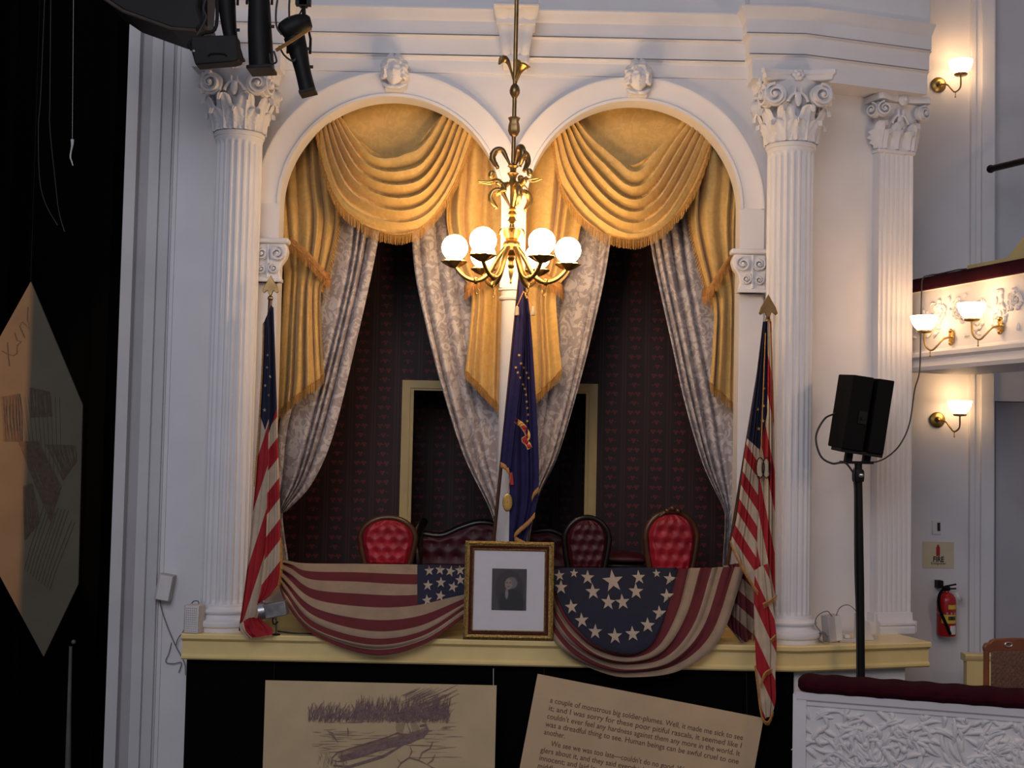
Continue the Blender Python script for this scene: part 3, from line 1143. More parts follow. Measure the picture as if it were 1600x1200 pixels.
def swag(top, bot, Y, label, folds, seed):
    rows = []
    NR = 9
    for j in range(NR):
        f = j / (NR - 1)
        rows.append([(a[0] + (b[0] - a[0]) * f, a[1] + (b[1] - a[1]) * (f ** .92)) for a, b in zip(top, bot)])

    def fold(a, b):
        mid = math.sin(PI * a) ** .6
        belly = -.13 * mid * (.25 + .75 * b)
        x = b * folds + .35 * math.sin(a * 5 + seed) * math.sin(PI * b) + .25 * math.sin(a * 11 + seed * 2)
        saw = x % 1.0
        r = (1 - saw) ** .6 * min(1, saw * 6)     # roll that hangs over the next one
        return belly - (.095 * mid + .035) * r * (.45 + .55 * math.sin(PI * min(1, b * 1.05 + .05)))
    fn0 = loftfn(rows, Y, fold)
    t = thing('gold_swag', P(top[3][0], bot[3][1], Y), label, 'curtain', 'gold swags under the arches')

    def fn(a, b):
        p = fn0(a, b)
        x = b * folds + .35 * math.sin(a * 5 + seed) * math.sin(PI * b) + .25 * math.sin(a * 11 + seed * 2)
        saw = x % 1.0
        p.z -= .018 * math.sin(PI * a) * (1 - saw)
        return p
    build('draped_cloth', MB().grid(fn, 90, 200), GOLD, t, smooth=75)
    fringe(edge(fn, b=.995, n=60), .085, 210, 'fringe', t)
    return t


swag([(525, 172), (556, 212), (588, 240), (617, 248), (646, 234), (670, 206), (697, 172)],
     [(494, 190), (510, 268), (543, 333), (610, 368), (664, 356), (708, 296), (742, 205)], .20,
     'gold fringed swag under the arch nearer the stage lights', 6.0, 1.0)
swag([(898, 180), (932, 222), (962, 250), (986, 260), (1012, 246), (1042, 216), (1076, 178)],
     [(860, 200), (876, 290), (914, 348), (976, 377), (1032, 360), (1082, 296), (1114, 212)], .20,
     'gold fringed swag under the arch away from the stage', 6.0, 2.3)

# flat gold cloth behind the swags
for cx, r, az, lab in ((LC, RIN, AZ, 'flat gold backing cloth behind the swag nearer the stage lights'), (RCX, RIN_R, AZR, 'flat gold backing cloth behind the swag away from the stage')):
    def bk(a, b, cx=cx, r=r, az=az):
        x = cx + (a * 2 - 1) * r * .50
        z = az + .18 + b * (r - .08)
        return Vector((x, .265 - .006 * math.sin(x * 14 + z * 6) - .007 * math.sin(x * 5 - z * 17), z))
    build('backing_cloth', MB().grid(bk, 40, 30), GOLD, label=lab, cat='curtain', group='gold backing cloths')


def side_drape(rows, Y, label, n, seed, tie, side, fr_edges):
    lo = rows[-1]
    t = thing('gold_drape', P((lo[0][0] + lo[-1][0]) / 2, max(lo[0][1], lo[-1][1]), Y), label, 'curtain', 'gold side drapes')
    f0 = pleats(n, .12, seed, .35)

    def fold(a, b): return f0(a, b) * (1 - .45 * math.exp(-((b - .5) / .12) ** 2))
    o, fn, mb = cloth('draped_cloth', rows, Y, fold, GOLD, t, 120, 60)
    if 'b' in fr_edges: fringe(edge(fn, b=.998), .075, 70, 'fringe', t, seed=seed)
    if 'r' in fr_edges: fringe(edge(fn, a=1.0)[4:24], .04, 60, 'edge_fringe', t, seed=seed, drop=Vector((.5, 0, -.9)))
    if 'l' in fr_edges: fringe(edge(fn, a=0.0)[4:24], .04, 60, 'edge_fringe', t, seed=seed, drop=Vector((-.5, 0, -.9)))
    # tieback band
    (u0, v0), (u1, v1) = tie
    tb = MB()
    YT = Y - .13
    a_, b_ = P(u0, v0, YT + .03), P(u1, v1, YT)
    md = (a_ + b_) / 2 + Vector((0, -.03, .02))
    up = Vector((0, 0, .05))
    path = curve([a_, md, b_, b_ + Vector((math.copysign(.03, u1 - u0) * 1.0, .12, -.01))], 20)
    tb.grid(lambda a, b: crom(path, a) + up * (1 - b), 24, 3)
    bnd = build('tieback', tb, GOLDTRIM2, t, smooth=60, solid=.006)
    fringe(path, .075, 46, 'tieback_fringe', t, GOLDTRIM2, seed=seed + 3)
    return t


side_drape([[(426, 175), (513, 172)], [(426, 280), (524, 275)], [(430, 350), (530, 350)], [(440, 405), (512, 432)], [(444, 432), (503, 455)], [(439, 520), (504, 520)], [(434, 600), (507, 575)], [(430, 648), (508, 585)]], .33,
           'gold drape with tieback on the jamb nearest the proscenium', 3.4, 11, ((452, 378), (507, 432)), 1, 'br')
side_drape([[(706, 185), (800, 190)], [(704, 270), (800, 280)], [(698, 345), (800, 350)], [(716, 420), (800, 425)], [(736, 455), (800, 460)], [(733, 520), (800, 520)], [(728, 570), (800, 590)], [(727, 578), (800, 655)]], .33,
           'gold drape with tieback against the centre column, in the arch nearer the stage', 3.6, 12, ((790, 425), (731, 452)), -1, 'b')
side_drape([[(806, 190), (925, 185)], [(806, 280), (920, 270)], [(806, 350), (909, 345)], [(806, 425), (892, 420)], [(806, 460), (870, 455)], [(806, 520), (872, 520)], [(806, 590), (877, 570)], [(806, 650), (877, 578)]], .33,
           'gold drape with tieback against the centre column, in the arch away from the stage', 3.6, 13, ((815, 425), (876, 452)), 1, 'b')
side_drape([[(1090, 178), (1176, 175)], [(1082, 275), (1176, 280)], [(1078, 352), (1172, 350)], [(1100, 442), (1164, 402)], [(1113, 480), (1162, 440)], [(1111, 540), (1162, 520)], [(1107, 592), (1162, 600)], [(1106, 598), (1162, 645)]], .33,
           'gold drape with tieback on the jamb nearest the loudspeaker', 3.4, 14, ((1146, 402), (1107, 458)), -1, 'bl')


def lace(rows, Y, label, n, seed):
    f0 = pleats(n, .085, seed, .3)

    def fold(a, b): return f0(a, b) * (1 - .0 * b)
    fn = loftfn(rows, Y, fold)
    build('lace_curtain', MB().grid(fn, 130, 80), LACE, label=label, cat='curtain', group='white lace curtains', smooth=75)


lace([[(505, 320), (600, 330)], [(495, 430), (584, 420)], [(468, 550), (557, 540)], [(438, 660), (522, 680)], [(434, 735), (489, 755)], [(434, 785), (452, 796)], [(436, 812), (443, 808)], [(436, 880), (452, 878)]], .52,
     'white floral lace curtain tied at the jamb nearest the proscenium', 4.6, 21)
lace([[(641, 320), (800, 330)], [(648, 420), (800, 420)], [(665, 505), (800, 500)], [(689, 600), (800, 600)], [(724, 710), (800, 710)], [(767, 800), (800, 800)], [(776, 850), (800, 850)]], .52,
     'white floral lace curtain gathered to the centre column, in the arch nearer the stage', 6.5, 22)
lace([[(806, 320), (960, 330)], [(806, 420), (947, 420)], [(806, 505), (930, 500)], [(806, 600), (905, 600)], [(806, 710), (872, 710)], [(806, 780), (842, 775)], [(806, 850), (826, 850)]], .52,
     'white floral lace curtain gathered to the centre column, in the arch away from the stage', 6.5, 23)
lace([[(1005, 325), (1105, 320)], [(1022, 420), (1116, 430)], [(1046, 530), (1134, 540)], [(1068, 630), (1152, 640)], [(1096, 725), (1154, 725)], [(1126, 790), (1148, 788)], [(1131, 815), (1143, 810)], [(1127, 885), (1145, 885)]], .52,
     'white floral lace curtain tied at the jamb nearest the loudspeaker', 4.6, 24)

# ================================================================== CHANDELIER
YCH = -.9
cxh = PX(801, 300, YCH)
SPX = (10 + YCH) / FPX            # metres per pixel there
def cz(v): return PZ(801, v, YCH)
zbase = cz(440)
ch = thing('chandelier', (cxh, YCH, zbase), 'brass chandelier with six lit opal globes hanging before the arches', 'chandelier')
def lz(v): return cz(v) - zbase
def px(n_): return n_ * SPX
build('rod', MB().lathe([(px(3.4), lz(262)), (px(3.4), lz(-40)), (px(3.4), lz(-400))], 14), BRONZE, ch, world=False)
build('ball_knop', MB().lathe([(px(3), lz(154)), (px(4.5), lz(152)), (px(8), lz(146)), (px(8.3), lz(141)), (px(6.5), lz(135)), (px(3), lz(131))], 18), BRONZE, ch, world=False)
build('tulip_cup', MB().lathe([(px(3), lz(214)), (px(6), lz(211)), (px(8.5), lz(205)), (px(8), lz(196)), (px(6.5), lz(190)), (px(9), lz(184)), (px(5), lz(188))], 18, rfn=lambda a, z: 1 + .10 * math.cos(6 * a)), BRONZE, ch, world=False)
# two trumpet flowers on the rod
fl = MB().tube(curve([(0, 0, lz(131)), (px(6), -px(3), lz(112)), (px(12), -px(5), lz(100))], 8), [px(3), px(3), px(4), px(4.5), px(5.5), px(7), px(9), px(11), px(14)], 12, cap=False)
build('trumpet_flower', fl, BRASS, ch, world=False, solid=.003)
fl = MB().tube(curve([(0, 0, lz(131)), (-px(6), px(1), lz(112)), (-px(12), px(2), lz(96)), (-px(20), px(1), lz(92)), (-px(26), 0, lz(101))], 14), [px(2)] * 5 + [px(2.4), px(3), px(4), px(5), px(6), px(6), px(5.5), px(4.5), px(3), px(1.5)], 8)
build('curled_leaf', fl, BRONZE, ch, world=False)
# acanthus scrolls
def scroll(z0v, rot, h, out, name, m):
    pts = [(px(3), 0, lz(z0v)), (px(out * .35), 0, lz(z0v - h * .55)), (px(out * .6), 0, lz(z0v - h)), (px(out * .95), 0, lz(z0v - h * .95)), (px(out * 1.1), 0, lz(z0v - h * .55)), (px(out * .95), 0, lz(z0v - h * .2)), (px(out * .8), 0, lz(z0v + h * .02)), (px(out * .9), 0, lz(z0v + h * .10))]
    c_ = curve(pts, 30)
    rs = [px(1.6 + 3.6 * math.sin(PI * min(1, i / 30 * 1.05)) ** 1.3) for i in range(31)]
    mb = MB().tube(c_, rs, 10)
    for i in range(6, 26, 3):
        mb.sphere(c_[i], rs[i] * 1.15, 8, 6, (1, .55, .8))
    o = build(name, mb, m, ch, world=False, smooth=70)
    o.rotation_euler = (0, 0, rot)
for a in (PI, -.35 * PI, .25 * PI):
    scroll(262, a, 27, 30, 'acanthus_scroll', BRONZE)
for a in (PI * .97, -.40 * PI, .2 * PI):
    scroll(324, a, 26, 31, 'acanthus_scroll', BRASS)
build('upper_collar', MB().lathe([(px(3.5), lz(255)), (px(9), lz(260)), (px(5), lz(263)), (px(4.5), lz(268)), (px(9), lz(271)), (px(6), lz(275)), (px(4.5), lz(280)), (px(6.5), lz(286)), (px(4), lz(292)), (px(3.5), lz(325))], 20, rfn=lambda a, z: 1 + .06 * math.cos(8 * a)), BRASS, ch, world=False)
# winged figures
def figure(rot):
    mb = MB()
    ax = px(1)
    # body leaning out, along +X
    mb.tube(curve([(px(6), 0, lz(286)), (px(14), 0, lz(290)), (px(22), 0, lz(285)), (px(28), 0, lz(280))], 12), [px(3), px(3.5), px(4.5), px(5.2), px(5.4), px(5), px(4.8), px(5), px(5.3), px(5), px(4), px(3), px(2.4)], 12)
    mb.sphere((px(34), 0, lz(274)), px(5.4), 14, 10, (1, .9, 1.05))
    mb.sphere((px(33), 0, lz(271)), px(5.2), 12, 8, (1, 1, .8))
    for s in (-1, 1):
        mb.tube(curve([(px(27), s * px(4), lz(282)), (px(34), s * px(8), lz(286)), (px(42), s * px(7), lz(286)), (px(51), s * px(5), lz(285))], 8), [px(2.4), px(2.3), px(2.1), px(1.9), px(1.7), px(1.6), px(1.5), px(1.5), px(1.3)], 8)
        mb.sphere((px(53), s * px(5), lz(285)), px(2), 8, 6, (1.3, .8, .7))
        mb.tube(curve([(px(16), s * px(2), lz(289)), (px(12), s * px(5), lz(297)), (px(20), s * px(6), lz(301)), (px(26), s * px(4), lz(306))], 8), [px(3.6), px(3.6), px(3.3), px(3), px(2.7), px(2.4), px(2), px(1.8), px(1.4)], 8)
    o = build('winged_figure', mb, BRASS, ch, world=False, smooth=70)
    o.rotation_euler = (0, 0, rot)
    m_ = o.modifiers.new('merge', 'REMESH')
    m_.mode = 'VOXEL'
    m_.voxel_size = px(.9)
    m_.use_smooth_shade = True
figure(PI)
figure(-.22 * PI)
figure(.38 * PI)
build('stem', MB().lathe([(px(3.5), lz(324)), (px(9), lz(327)), (px(5), lz(330)), (px(6), lz(333)), (px(9), lz(336)), (px(4.5), lz(339)), (px(6), lz(343)), (px(8), lz(346)), (px(3.5), lz(350)), (px(4), lz(355)), (px(7), lz(365)), (px(6.5), lz(371)), (px(4), lz(376))], 20), BRASS, ch, world=False)
build('hub', MB().lathe([(px(4), lz(374)), (px(11), lz(378)), (px(13), lz(383)), (px(11), lz(388)), (px(12), lz(392)), (px(9), lz(396)), (px(5), lz(400))], 24, rfn=lambda a, z: 1 + .07 * math.cos(6 * a)), BRASS, ch, world=False)
build('finial', MB().lathe([(px(5), lz(399)), (px(6.5), lz(403)), (px(4), lz(408)), (px(5.5), lz(413)), (px(5), lz(417)), (px(3), lz(420)), (px(4), lz(424)), (px(2.5), lz(432)), (px(1.2), lz(438)), (px(2.2), lz(441)), (px(.5), lz(444))], 16), BRASS, ch, world=False)
# leaf crown on hub
for i in range(6):
    a = i * PI / 3 + PI / 6
    lf = MB().grid(lambda s, b: Vector((px(6 + 18 * b), px((s * 2 - 1) * 7 * math.sin(PI * min(1, .25 + b * .75))), lz(378 - 20 * math.sin(b * 2.6)))), 4, 8)
    o = build('hub_leaf', lf, BRASS, ch, world=False, solid=.003)
    o.rotation_euler = (0, 0, a)
arm_src = None
for i in range(6):
    a = i * PI / 3
    if i == 0:
        mb = MB().tube(curve([(px(8), 0, lz(386)), (px(22), 0, lz(405)), (px(36), 0, lz(430)), (px(52), 0, lz(440)), (px(70), 0, lz(436)), (px(84), 0, lz(424)), (px(88.5), 0, lz(414))], 26), [px(3.9)] * 12 + [px(3.4)] * 15, 10)
        mb.lathe([(px(4.2), 0), (px(5.4), px(2)), (px(5.4), px(4)), (px(4.2), px(6))], 12, (px(52), 0, lz(440)), Matrix.Rotation(PI / 2, 3, 'Y'))
        arm = build('arm', mb, BRASS, ch, world=False, smooth=70)
        hk_ = MB().tube([(px(52), 0, lz(444)), (px(52), 0, lz(452))], px(.9), 6)
        hk_.tube([(px(52) + px(2.6) * math.sin(t_ * .5), 0, lz(456.5) + px(4.5) * math.cos(t_ * .5)) for t_ in range(13)], px(.8), 6)
        hook = build('hook', hk_, BRASS, arm, world=False)
        cp = MB().lathe([(px(3), lz(421)), (px(6), lz(420)), (px(11), lz(417)), (px(15), lz(414)), (px(19), lz(411)), (px(16), lz(409)), (px(9), lz(408)), (px(9), lz(406)), (px(7), lz(405))], 24, (px(89), 0, 0), rfn=lambda t_, z: 1 + .17 * math.cos(9 * t_))
        cup = build('cup', cp, BRASS, arm, world=False)
        gl = MB().sphere((px(89), 0, lz(389)), px(20.5), 28, 18)
        globe = build('globe', gl, GLOBE, arm, world=False)
        arm_src = arm
    else:
        arm = copy_tree(arm_src, ch)
    arm.rotation_euler = (0, 0, a + .02)

# ================================================================== WALL SCONCES
def sconce(loc, rz, label, plate=True, tilt=1.0):
    """bracket projects along local -Y from the wall; bowl stands beside"""
    t = thing('gas_sconce', loc, label, 'wall lamp', 'lit brass wall sconces', (0, 0, rz))
    if plate:
        build('wall_plate', MB().lathe([(.07, 0), (.07, .012), (.058, .02), (.03, .026), (.012, .05), (0, .055)], 28, (0, 0, 0), Matrix.Rotation(PI / 2, 3, 'X')), BRASS, t, world=False)
    else:
        build('wall_plate', MB().bbox((-.024, -.024, -.045), (.024, 0, .045)).sphere((0, -.022, .05), .018, 10, 8).sphere((0, -.022, -.05), .018, 10, 8).sphere((.026, -.022, 0), .016, 10, 8), BRASS, t, world=False, bevel=.006)
    a = MB().tube(curve([(0, -.03, 0), (.05 if plate else .0, -.09, -.02), (.075 if plate else -.02, -.13, -.07), (.10 if plate else -.05, -.16, -.105), (.135 if plate else -.085, -.19, -.07), (.135 if plate else -.09, -.2, .02), (.135 if plate else -.09, -.2, .03)], 24), .008, 8)
    arm = build('arm', a, BRASS, t, world=False, smooth=70)
    bx = .135 if plate else -.09
    build('key', MB().tube([(bx * .75, -.16, -.105), (bx * .75, -.16, -.145)], .004, 6).sphere((bx * .75, -.16, -.15), .008, 8, 6), BRASS, t, world=False)
    build('gallery', MB().lathe([(.01, 0), (.05, .004), (.058, .012), (.058, .022), (.05, .024)], 24, (bx, -.2, .028)), BRASS, t, world=False)
    sh = MB().lathe([(.045, 0), (.075, .03), (.095, .07), (.103, .115), (.098, .115), (.088, .072), (.068, .034), (.04, .006), (.001, .004)], 36, (bx, -.2, .05), rfn=lambda t_, z: 1 + (.03 * math.cos(12 * t_) if z > .06 else 0))
    build('glass_shade', sh, SHADE, t, world=False)
    return t


sconce(P(1466, 133, YF), 0, 'lit brass gas sconce on the side wall above the upper balcony')
sconce(P(1464, 656, YF), 0, 'lit brass gas sconce on the side wall between balcony and fire sign')

# ================================================================== UPPER BALCONY
def from_px_plane(u, v, Y): return P(u, v, Y)
YUA = .55
UA, UB = P(1419, 440, YUA), P(1600, 400, (10 + YUA) / 1.145 - 10)
d2 = Vector((UB.x - UA.x, UB.y - UA.y)).normalized()
UC_ = Vector((UA.x, UA.y)) + d2 * 3.2
ztopb = UA.z
path = [(UA.x - d2.x * .3, UA.y - d2.y * .3), (UA.x, UA.y)] + [(UA.x + d2.x * s + .0 * s * s, UA.y + d2.y * s) for s in (.6, 1.2, 1.8, 2.6, 4.6)]
path = path[1:]
zt_ = ztopb
zlow = PZ(1419, 582, YUA)
ub = thing('upper_balcony', (UA.x, UA.y, zlow), 'white relief-moulded balcony front with maroon velvet rail, upper tier', 'balcony')
hB = zt_ - zlow
# travel direction towards the camera: outward (right of travel) is -x side => visible face
build('parapet', MB().sweep(path, [(.02, zlow + hB * .20), (.0, zlow + hB * .23), (0, zt_ - .11), (.03, zt_ - .1), (-.25, zt_ - .1), (-.25, zlow + hB * .1)]), WHITE, ub, smooth=25)
build('lower_moulding', MB().sweep(path, [(-.6, zlow), (.05, zlow), (.06, zlow + .03), (.04, zlow + hB * .12), (.07, zlow + hB * .145), (.07, zlow + hB * .185), (.02, zlow + hB * .21), (-.2, zlow + hB * .21)]), WHITE, ub, smooth=25)
build('velvet_rail', MB().sweep(path, [(.05, zt_ - .11), (.065, zt_ - .1), (.065, zt_ - .03), (.04, zt_), (-.24, zt_), (-.27, zt_ - .03), (-.27, zt_ - .11)]), VELVET, ub, smooth=50)


def relief(par, n, h, seed, world_fn, amp, m, cell=.42, x0_=0.0, dens=34):
    """dense acanthus scrollwork; world_fn(x, out, z) -> point; each repeat is one part"""
    rnd = random.Random(seed)
    for i in range(n):
        x0 = x0_ + (i + .5) * cell
        s = 1 if i % 2 else -1
        mb = MB()
        # two counter-wound spirals on a wavy stem
        for cx, czz, R, t_ in ((-.22 * cell, h * (.5 + .16 * s), h * .26, s), (.24 * cell, h * (.5 - .18 * s), h * .22, -s)):
            pts, rr = [], []
            for j in range(31):
                f = j / 30
                a = PI * .5 + t_ * f * 1.8 * 2 * PI
                r = R * (1 - .85 * f)
                pts.append(world_fn(x0 + cx + r * math.cos(a), amp * (.2 + .6 * f), czz + r * math.sin(a)))
                rr.append(amp * (1.15 - .5 * f))
            mb.tube(pts, rr, 7)
            mb.sphere(pts[-1], amp * 1.5, 8, 6)
            for j in range(0, 24, 2):      # feathering round the scroll
                f = j / 30
                a = PI * .5 + t_ * f * 1.8 * 2 * PI
                r = R * (1 - .85 * f)
                L = h * rnd.uniform(.12, .20) * (1 - .5 * f)
                aa = a + t_ * rnd.uniform(.5, 1.1)
                lp = [world_fn(x0 + cx + r * math.cos(a) + L * g * math.cos(aa + t_ * g * 1.2), amp * (.1 + .8 * math.sin(PI * g)), czz + r * math.sin(a) + L * g * math.sin(aa + t_ * g * 1.2)) for g in (0, .25, .5, .75, 1)]
                mb.tube(lp, [amp * .5, amp * 1.1, amp * 1.2, amp * .8, amp * .2], 6)
        for q in range(dens):              # leaves filling the ground
            xx, zz = x0 + rnd.uniform(-.52, .52) * cell, rnd.uniform(.05, .95) * h
            L = h * rnd.uniform(.14, .30)
            aa, bend = rnd.uniform(.2, 2.9) * rnd.choice((-1, 1)), rnd.uniform(-1.6, 1.6)
            lp = []
            x_, z_ = xx, zz
            for g in range(7):
                lp.append(world_fn(x_, amp * (.1 + .7 * math.sin(PI * g / 6)), min(h * .98, max(h * .02, z_))))
                x_ += L / 6 * math.cos(aa + bend * g / 6)
                z_ += L / 6 * math.sin(aa + bend * g / 6)
            mb.tube(lp, [amp * .3, amp * .8, amp * 1.1, amp * 1.15, amp * .9, amp * .6, amp * .15], 6)
        build('scroll_ornament', mb, m, par, smooth=70, kind='stuff')


n2 = Vector((d2.y, -d2.x))
hr = hB * .44
relief(ub, 10, hr, 3, lambda x, o, z: Vector((UA.x + d2.x * x + n2.x * o, UA.y + d2.y * x + n2.y * o, zlow + hB * .32 + z)), .012, WHITE2, cell=.44, x0_=.12, dens=16)
rzb = math.atan2(-n2.x, n2.y) + PI
def on_ub(u, v):
    n_ = Vector((n2.x, n2.y, 0))
    d = FWD * FPX + RC * (u - 800) + UC * (600 - v)
    t_ = (Vector((UA.x, UA.y, 0)) + n_ * .0 - CAM).dot(n_) / d.dot(n_)
    return CAM + d * t_


sa, sb = on_ub(1489, 527), on_ub(1566, 509)
rot_ub = math.atan2(n2.y, n2.x) + PI / 2
sconce(sa, rot_ub, 'lit brass swing-arm sconce on the upper balcony front, next to the pilaster', plate=False)
sconce(sb, rot_ub, 'lit brass swing-arm sconce on the upper balcony front, farther from the pilaster', plate=False)

# things on the upper balcony
a_ = P(1548, 264, .9)
b_ = P(1680, 232, -.1)
build('gallery_handrail', MB().tube([a_, b_], .028, 10).sphere(a_, .036, 10, 8), BLACKMETAL, label='black metal handrail high on the side wall', cat='handrail')
c0 = P(1511, 408, .05)
t = thing('folded_board', (c0.x, c0.y, zt_), 'pale olive box and sloping board lying on the upper balcony rail', 'board', rot=(0, 0, math.atan2(d2.y, d2.x)))
build('tray', MB().bbox((0, 0, 0), (1.2, .12, .07)), OLIVE, t, world=False, bevel=.006)
build('sloping_board', MB().add([(.45, .02, .07), (1.2, .02, .07), (1.2, .02, .34), (.75, .02, .30), (.45, .1, .07), (1.2, .1, .07), (1.2, .1, .34), (.75, .1, .30)], [(0, 1, 2, 3), (7, 6, 5, 4), (0, 4, 5, 1), (1, 5, 6, 2), (2, 6, 7, 3), (3, 7, 4, 0)]), OLIVE, t, world=False)

# ================================================================== LOWER BALCONY
YA2 = -.95
LA = P(1241, 1057, YA2)
LB = P(1600, 1083, YA2 - .45)
d3 = Vector((LB.x - LA.x, LB.y - LA.y)).normalized()
n3 = Vector((d3.y, -d3.x))
zlt = LA.z
lb = thing('lower_balcony', (LA.x, LA.y, zlt - 1.1), 'white relief-moulded balcony front with maroon velvet rail, lower tier', 'balcony')
pth = [(LA.x + .02, LA.y), (LA.x + d3.x * 4.2, LA.y + d3.y * 4.2)]
build('parapet', MB().sweep(pth, [(-.3, zlt - 1.1), (0, zlt - 1.1), (0, zlt - .20), (.012, zlt - .19), (.012, zlt - .165), (.03, zlt - .15), (.035, zlt - .10), (-.3, zlt - .10)]), WHITE, lb, smooth=25)
build('end_post', MB().sweep([(LA.x - .005, LA.y + .002), (LA.x + d3.x * .085, LA.y + d3.y * .085)], [(-.32, zlt - 1.1), (.02, zlt - 1.1), (.02, zlt - .12), (-.32, zlt - .12)]), WHITE, lb, smooth=25)
rail = MB()
def rl(a, b):
    s = -.0 + a * 4.2
    ang = b * 2 * PI
    e = min(1, math.sqrt(max(0, 1 - (1 - min(1, s / .09)) ** 2))) if s < .09 else 1
    cxo, czo = -.13 + .19 * math.copysign(abs(math.cos(ang)) ** .6, math.cos(ang)) * (.3 + .7 * e), .053 * math.copysign(abs(math.sin(ang)) ** .7, math.sin(ang)) * (.5 + .5 * e)
    return Vector((LA.x + .02 + d3.x * s + n3.x * cxo, LA.y + d3.y * s + n3.y * cxo, zlt - .062 + czo + .004 * math.sin(s * 31)))
rail.grid(rl, 190, 24)
build('velvet_rail', rail, VELVET, lb, smooth=70)
relief(lb, 8, .78, 5, lambda x, o, z: Vector((LA.x + d3.x * x + n3.x * (o * .5 - .0105), LA.y + d3.y * x + n3.y * (o * .5 - .0105), zlt - .97 + z)), .017, WHITE2, cell=.46, x0_=.12, dens=120)
FZ = zlt - .75
build('floor_balcony', MB().bbox((XB + .05, -.85, FZ - .1), (6.5, YF, FZ)), FLOORM, kind='structure', label='floor behind the lower balcony')

# wooden chair behind it
wc = P(1585, 1075, -.55)
t = thing('wooden_chair', (wc.x, wc.y, FZ), 'red-brown wooden theatre chair with woven back behind the lower balcony rail', 'chair', rot=(0, 0, .25))
hC = PZ(1570, 997, -.55) - FZ
def crest():
    mb = MB()
    pts = [(-.24, hC - .10), (-.25, hC - .065), (-.235, hC - .035), (-.20, hC - .03), (-.185, hC - .012), (-.16, hC - .004), (0, hC), (.16, hC - .004), (.185, hC - .012), (.20, hC - .03), (.235, hC - .035), (.25, hC - .065), (.24, hC - .10)]
    return mb.prism(pts, .035, lambda a, b, d: Vector((a, d, b)))
build('crest_rail', crest(), WOODR, t, world=False, bevel=.008)
build('hand_grip', MB().tube([(-.055 + .03 * math.cos(q * PI / 8) * (1 if math.cos(q * PI / 8) > 0 else 1), -.004, hC - .045 + .016 * math.sin(q * PI / 8)) for q in range(17)], .006, 6), SILVER, t, world=False)
def weave(a, b): return Vector((-.2 + .4 * a, -.006 - .003 * math.sin(a * 60 * PI) * math.sin(b * 80 * PI), .50 + (hC - .09 - .50) * b))
build('woven_back', MB().grid(weave, 40, 50), CANE, t, world=False, solid=.012)
for s in (-1, 1):
    build('back_post', MB().tube(curve([(s * .2, .05, 0), (s * .215, .03, .45), (s * .225, .015, hC - .09)], 8), .021, 8), WOODR, t, world=False)
    build('front_leg', MB().tube([(s * .2, -.42, 0), (s * .2, -.42, .44)], .021, 8), WOODR, t, world=False)
build('seat', MB().bbox((-.23, -.45, .43), (.23, .04, .48)), WOODR, t, world=False, bevel=.015)
build('lower_rail', MB().bbox((-.2, .0, .49), (.2, .03, .53)), WOODR, t, world=False)

# short yellow panel end behind
y0 = P(1507, 1022, .9)
t = thing('yellow_rail_end', (y0.x, .9, FZ), 'short yellow painted rail end standing behind the wooden chair', 'rail')
hy = PZ(1520, 1022, .9) - FZ
build('panel', MB().bbox((0.02, 0, 0), (.5, .08, hy - .06)), YELLOW, t, world=False)
build('cap', MB().sweep([(0, 0), (.5, 0)], [(-.1, hy - .06), (0, hy - .06), (.02, hy - .04), (.025, hy - .01), (.015, hy), (-.1, hy)]), YELLOW, t, world=False)
ORG.clear() if False else None

# ================================================================== LOUDSPEAKER AND STAND
YS = -.62
sp = P(1339, 712, YS)
st = thing('speaker_stand', (sp.x + .03, YS, FZ), 'tall black stand carrying the black loudspeaker pair', 'stand')
zt2 = sp.z - .06 - FZ
build('pole', MB().tube([(.02, 0, 0), (.0, 0, zt2 * .6), (-.02, 0, zt2)], [.032, .03, .027], 14), BLACKMETAL, st, world=False)
build('collar', MB().lathe([(.04, 0), (.044, .02), (.044, .07), (.036, .09)], 16, (-.02, 0, zt2 - .13)), BLACKMETAL, st, world=False)
build('clamp_knob', MB().tube([(-.02, -.03, zt2 - .08), (-.02, -.075, zt2 - .08)], .014, 10).sphere((-.02, -.08, zt2 - .08), .018, 10, 8), SILVER, st, world=False)
build('crossbar', MB().bbox((-.15, -.03, zt2), (.085, .03, zt2 + .02)), BLACKMETAL, st, world=False)
build('round_base', MB().lathe([(.15, 0), (.15, .015), (.05, .03), (.04, .05)], 28, (.02, 0, 0)), BLACKMETAL, st, world=False)
c = P(1343, 650, YS)
ls = thing('loudspeaker', (sp.x, YS, sp.z - .035), 'pair of black loudspeaker cabinets clamped side by side on the tall stand', 'loudspeaker', rot=(math.radians(3), math.radians(7.5), 0))
def cab(x0, x1, z0, z1, y0, y1, k):
    mb = MB()
    poly = [(x0, y1), (x0 + k, y0), (x1 - k * .3, y0), (x1, y1)]
    return mb.prism(poly, z1 - z0, lambda a, b, d: Vector((a, b, z0 + d)))
build('cabinet', cab(-.19, .0, .072, .61, -.16, .16, .03), BLACKPLAS, ls, world=False, bevel=.008)
build('cabinet', cab(-.006, .148, .072, .61, -.16, .16, .03), BLACKPLAS, ls, world=False, bevel=.008)
for x, zb_ in ((-.065, -.022), (.065, -.006)):
    build('mount_foot', MB().bbox((x - .024, -.03, zb_), (x + .024, .03, .078)), BLACKMETAL, ls, world=False)
build('cover_strip', MB().bbox((-.165, -.14, .048), (.14, .14, .073)), BLACKMETAL, ls, world=False)
build('terminal_panel', MB().bbox((-.08, -.168, .27), (-.02, -.158, .36)).tube([(-.05, -.16, .31), (-.05, -.19, .31)], .012, 8), SILVER if False else BLACKMETAL, ls, world=False)
def cable(name, pts, r, m, label, n=50, grp=None):
    return build(name, MB().tube(pc(pts, None, n), r, 6), m, label=label, cat='cable', group=grp, smooth=70)
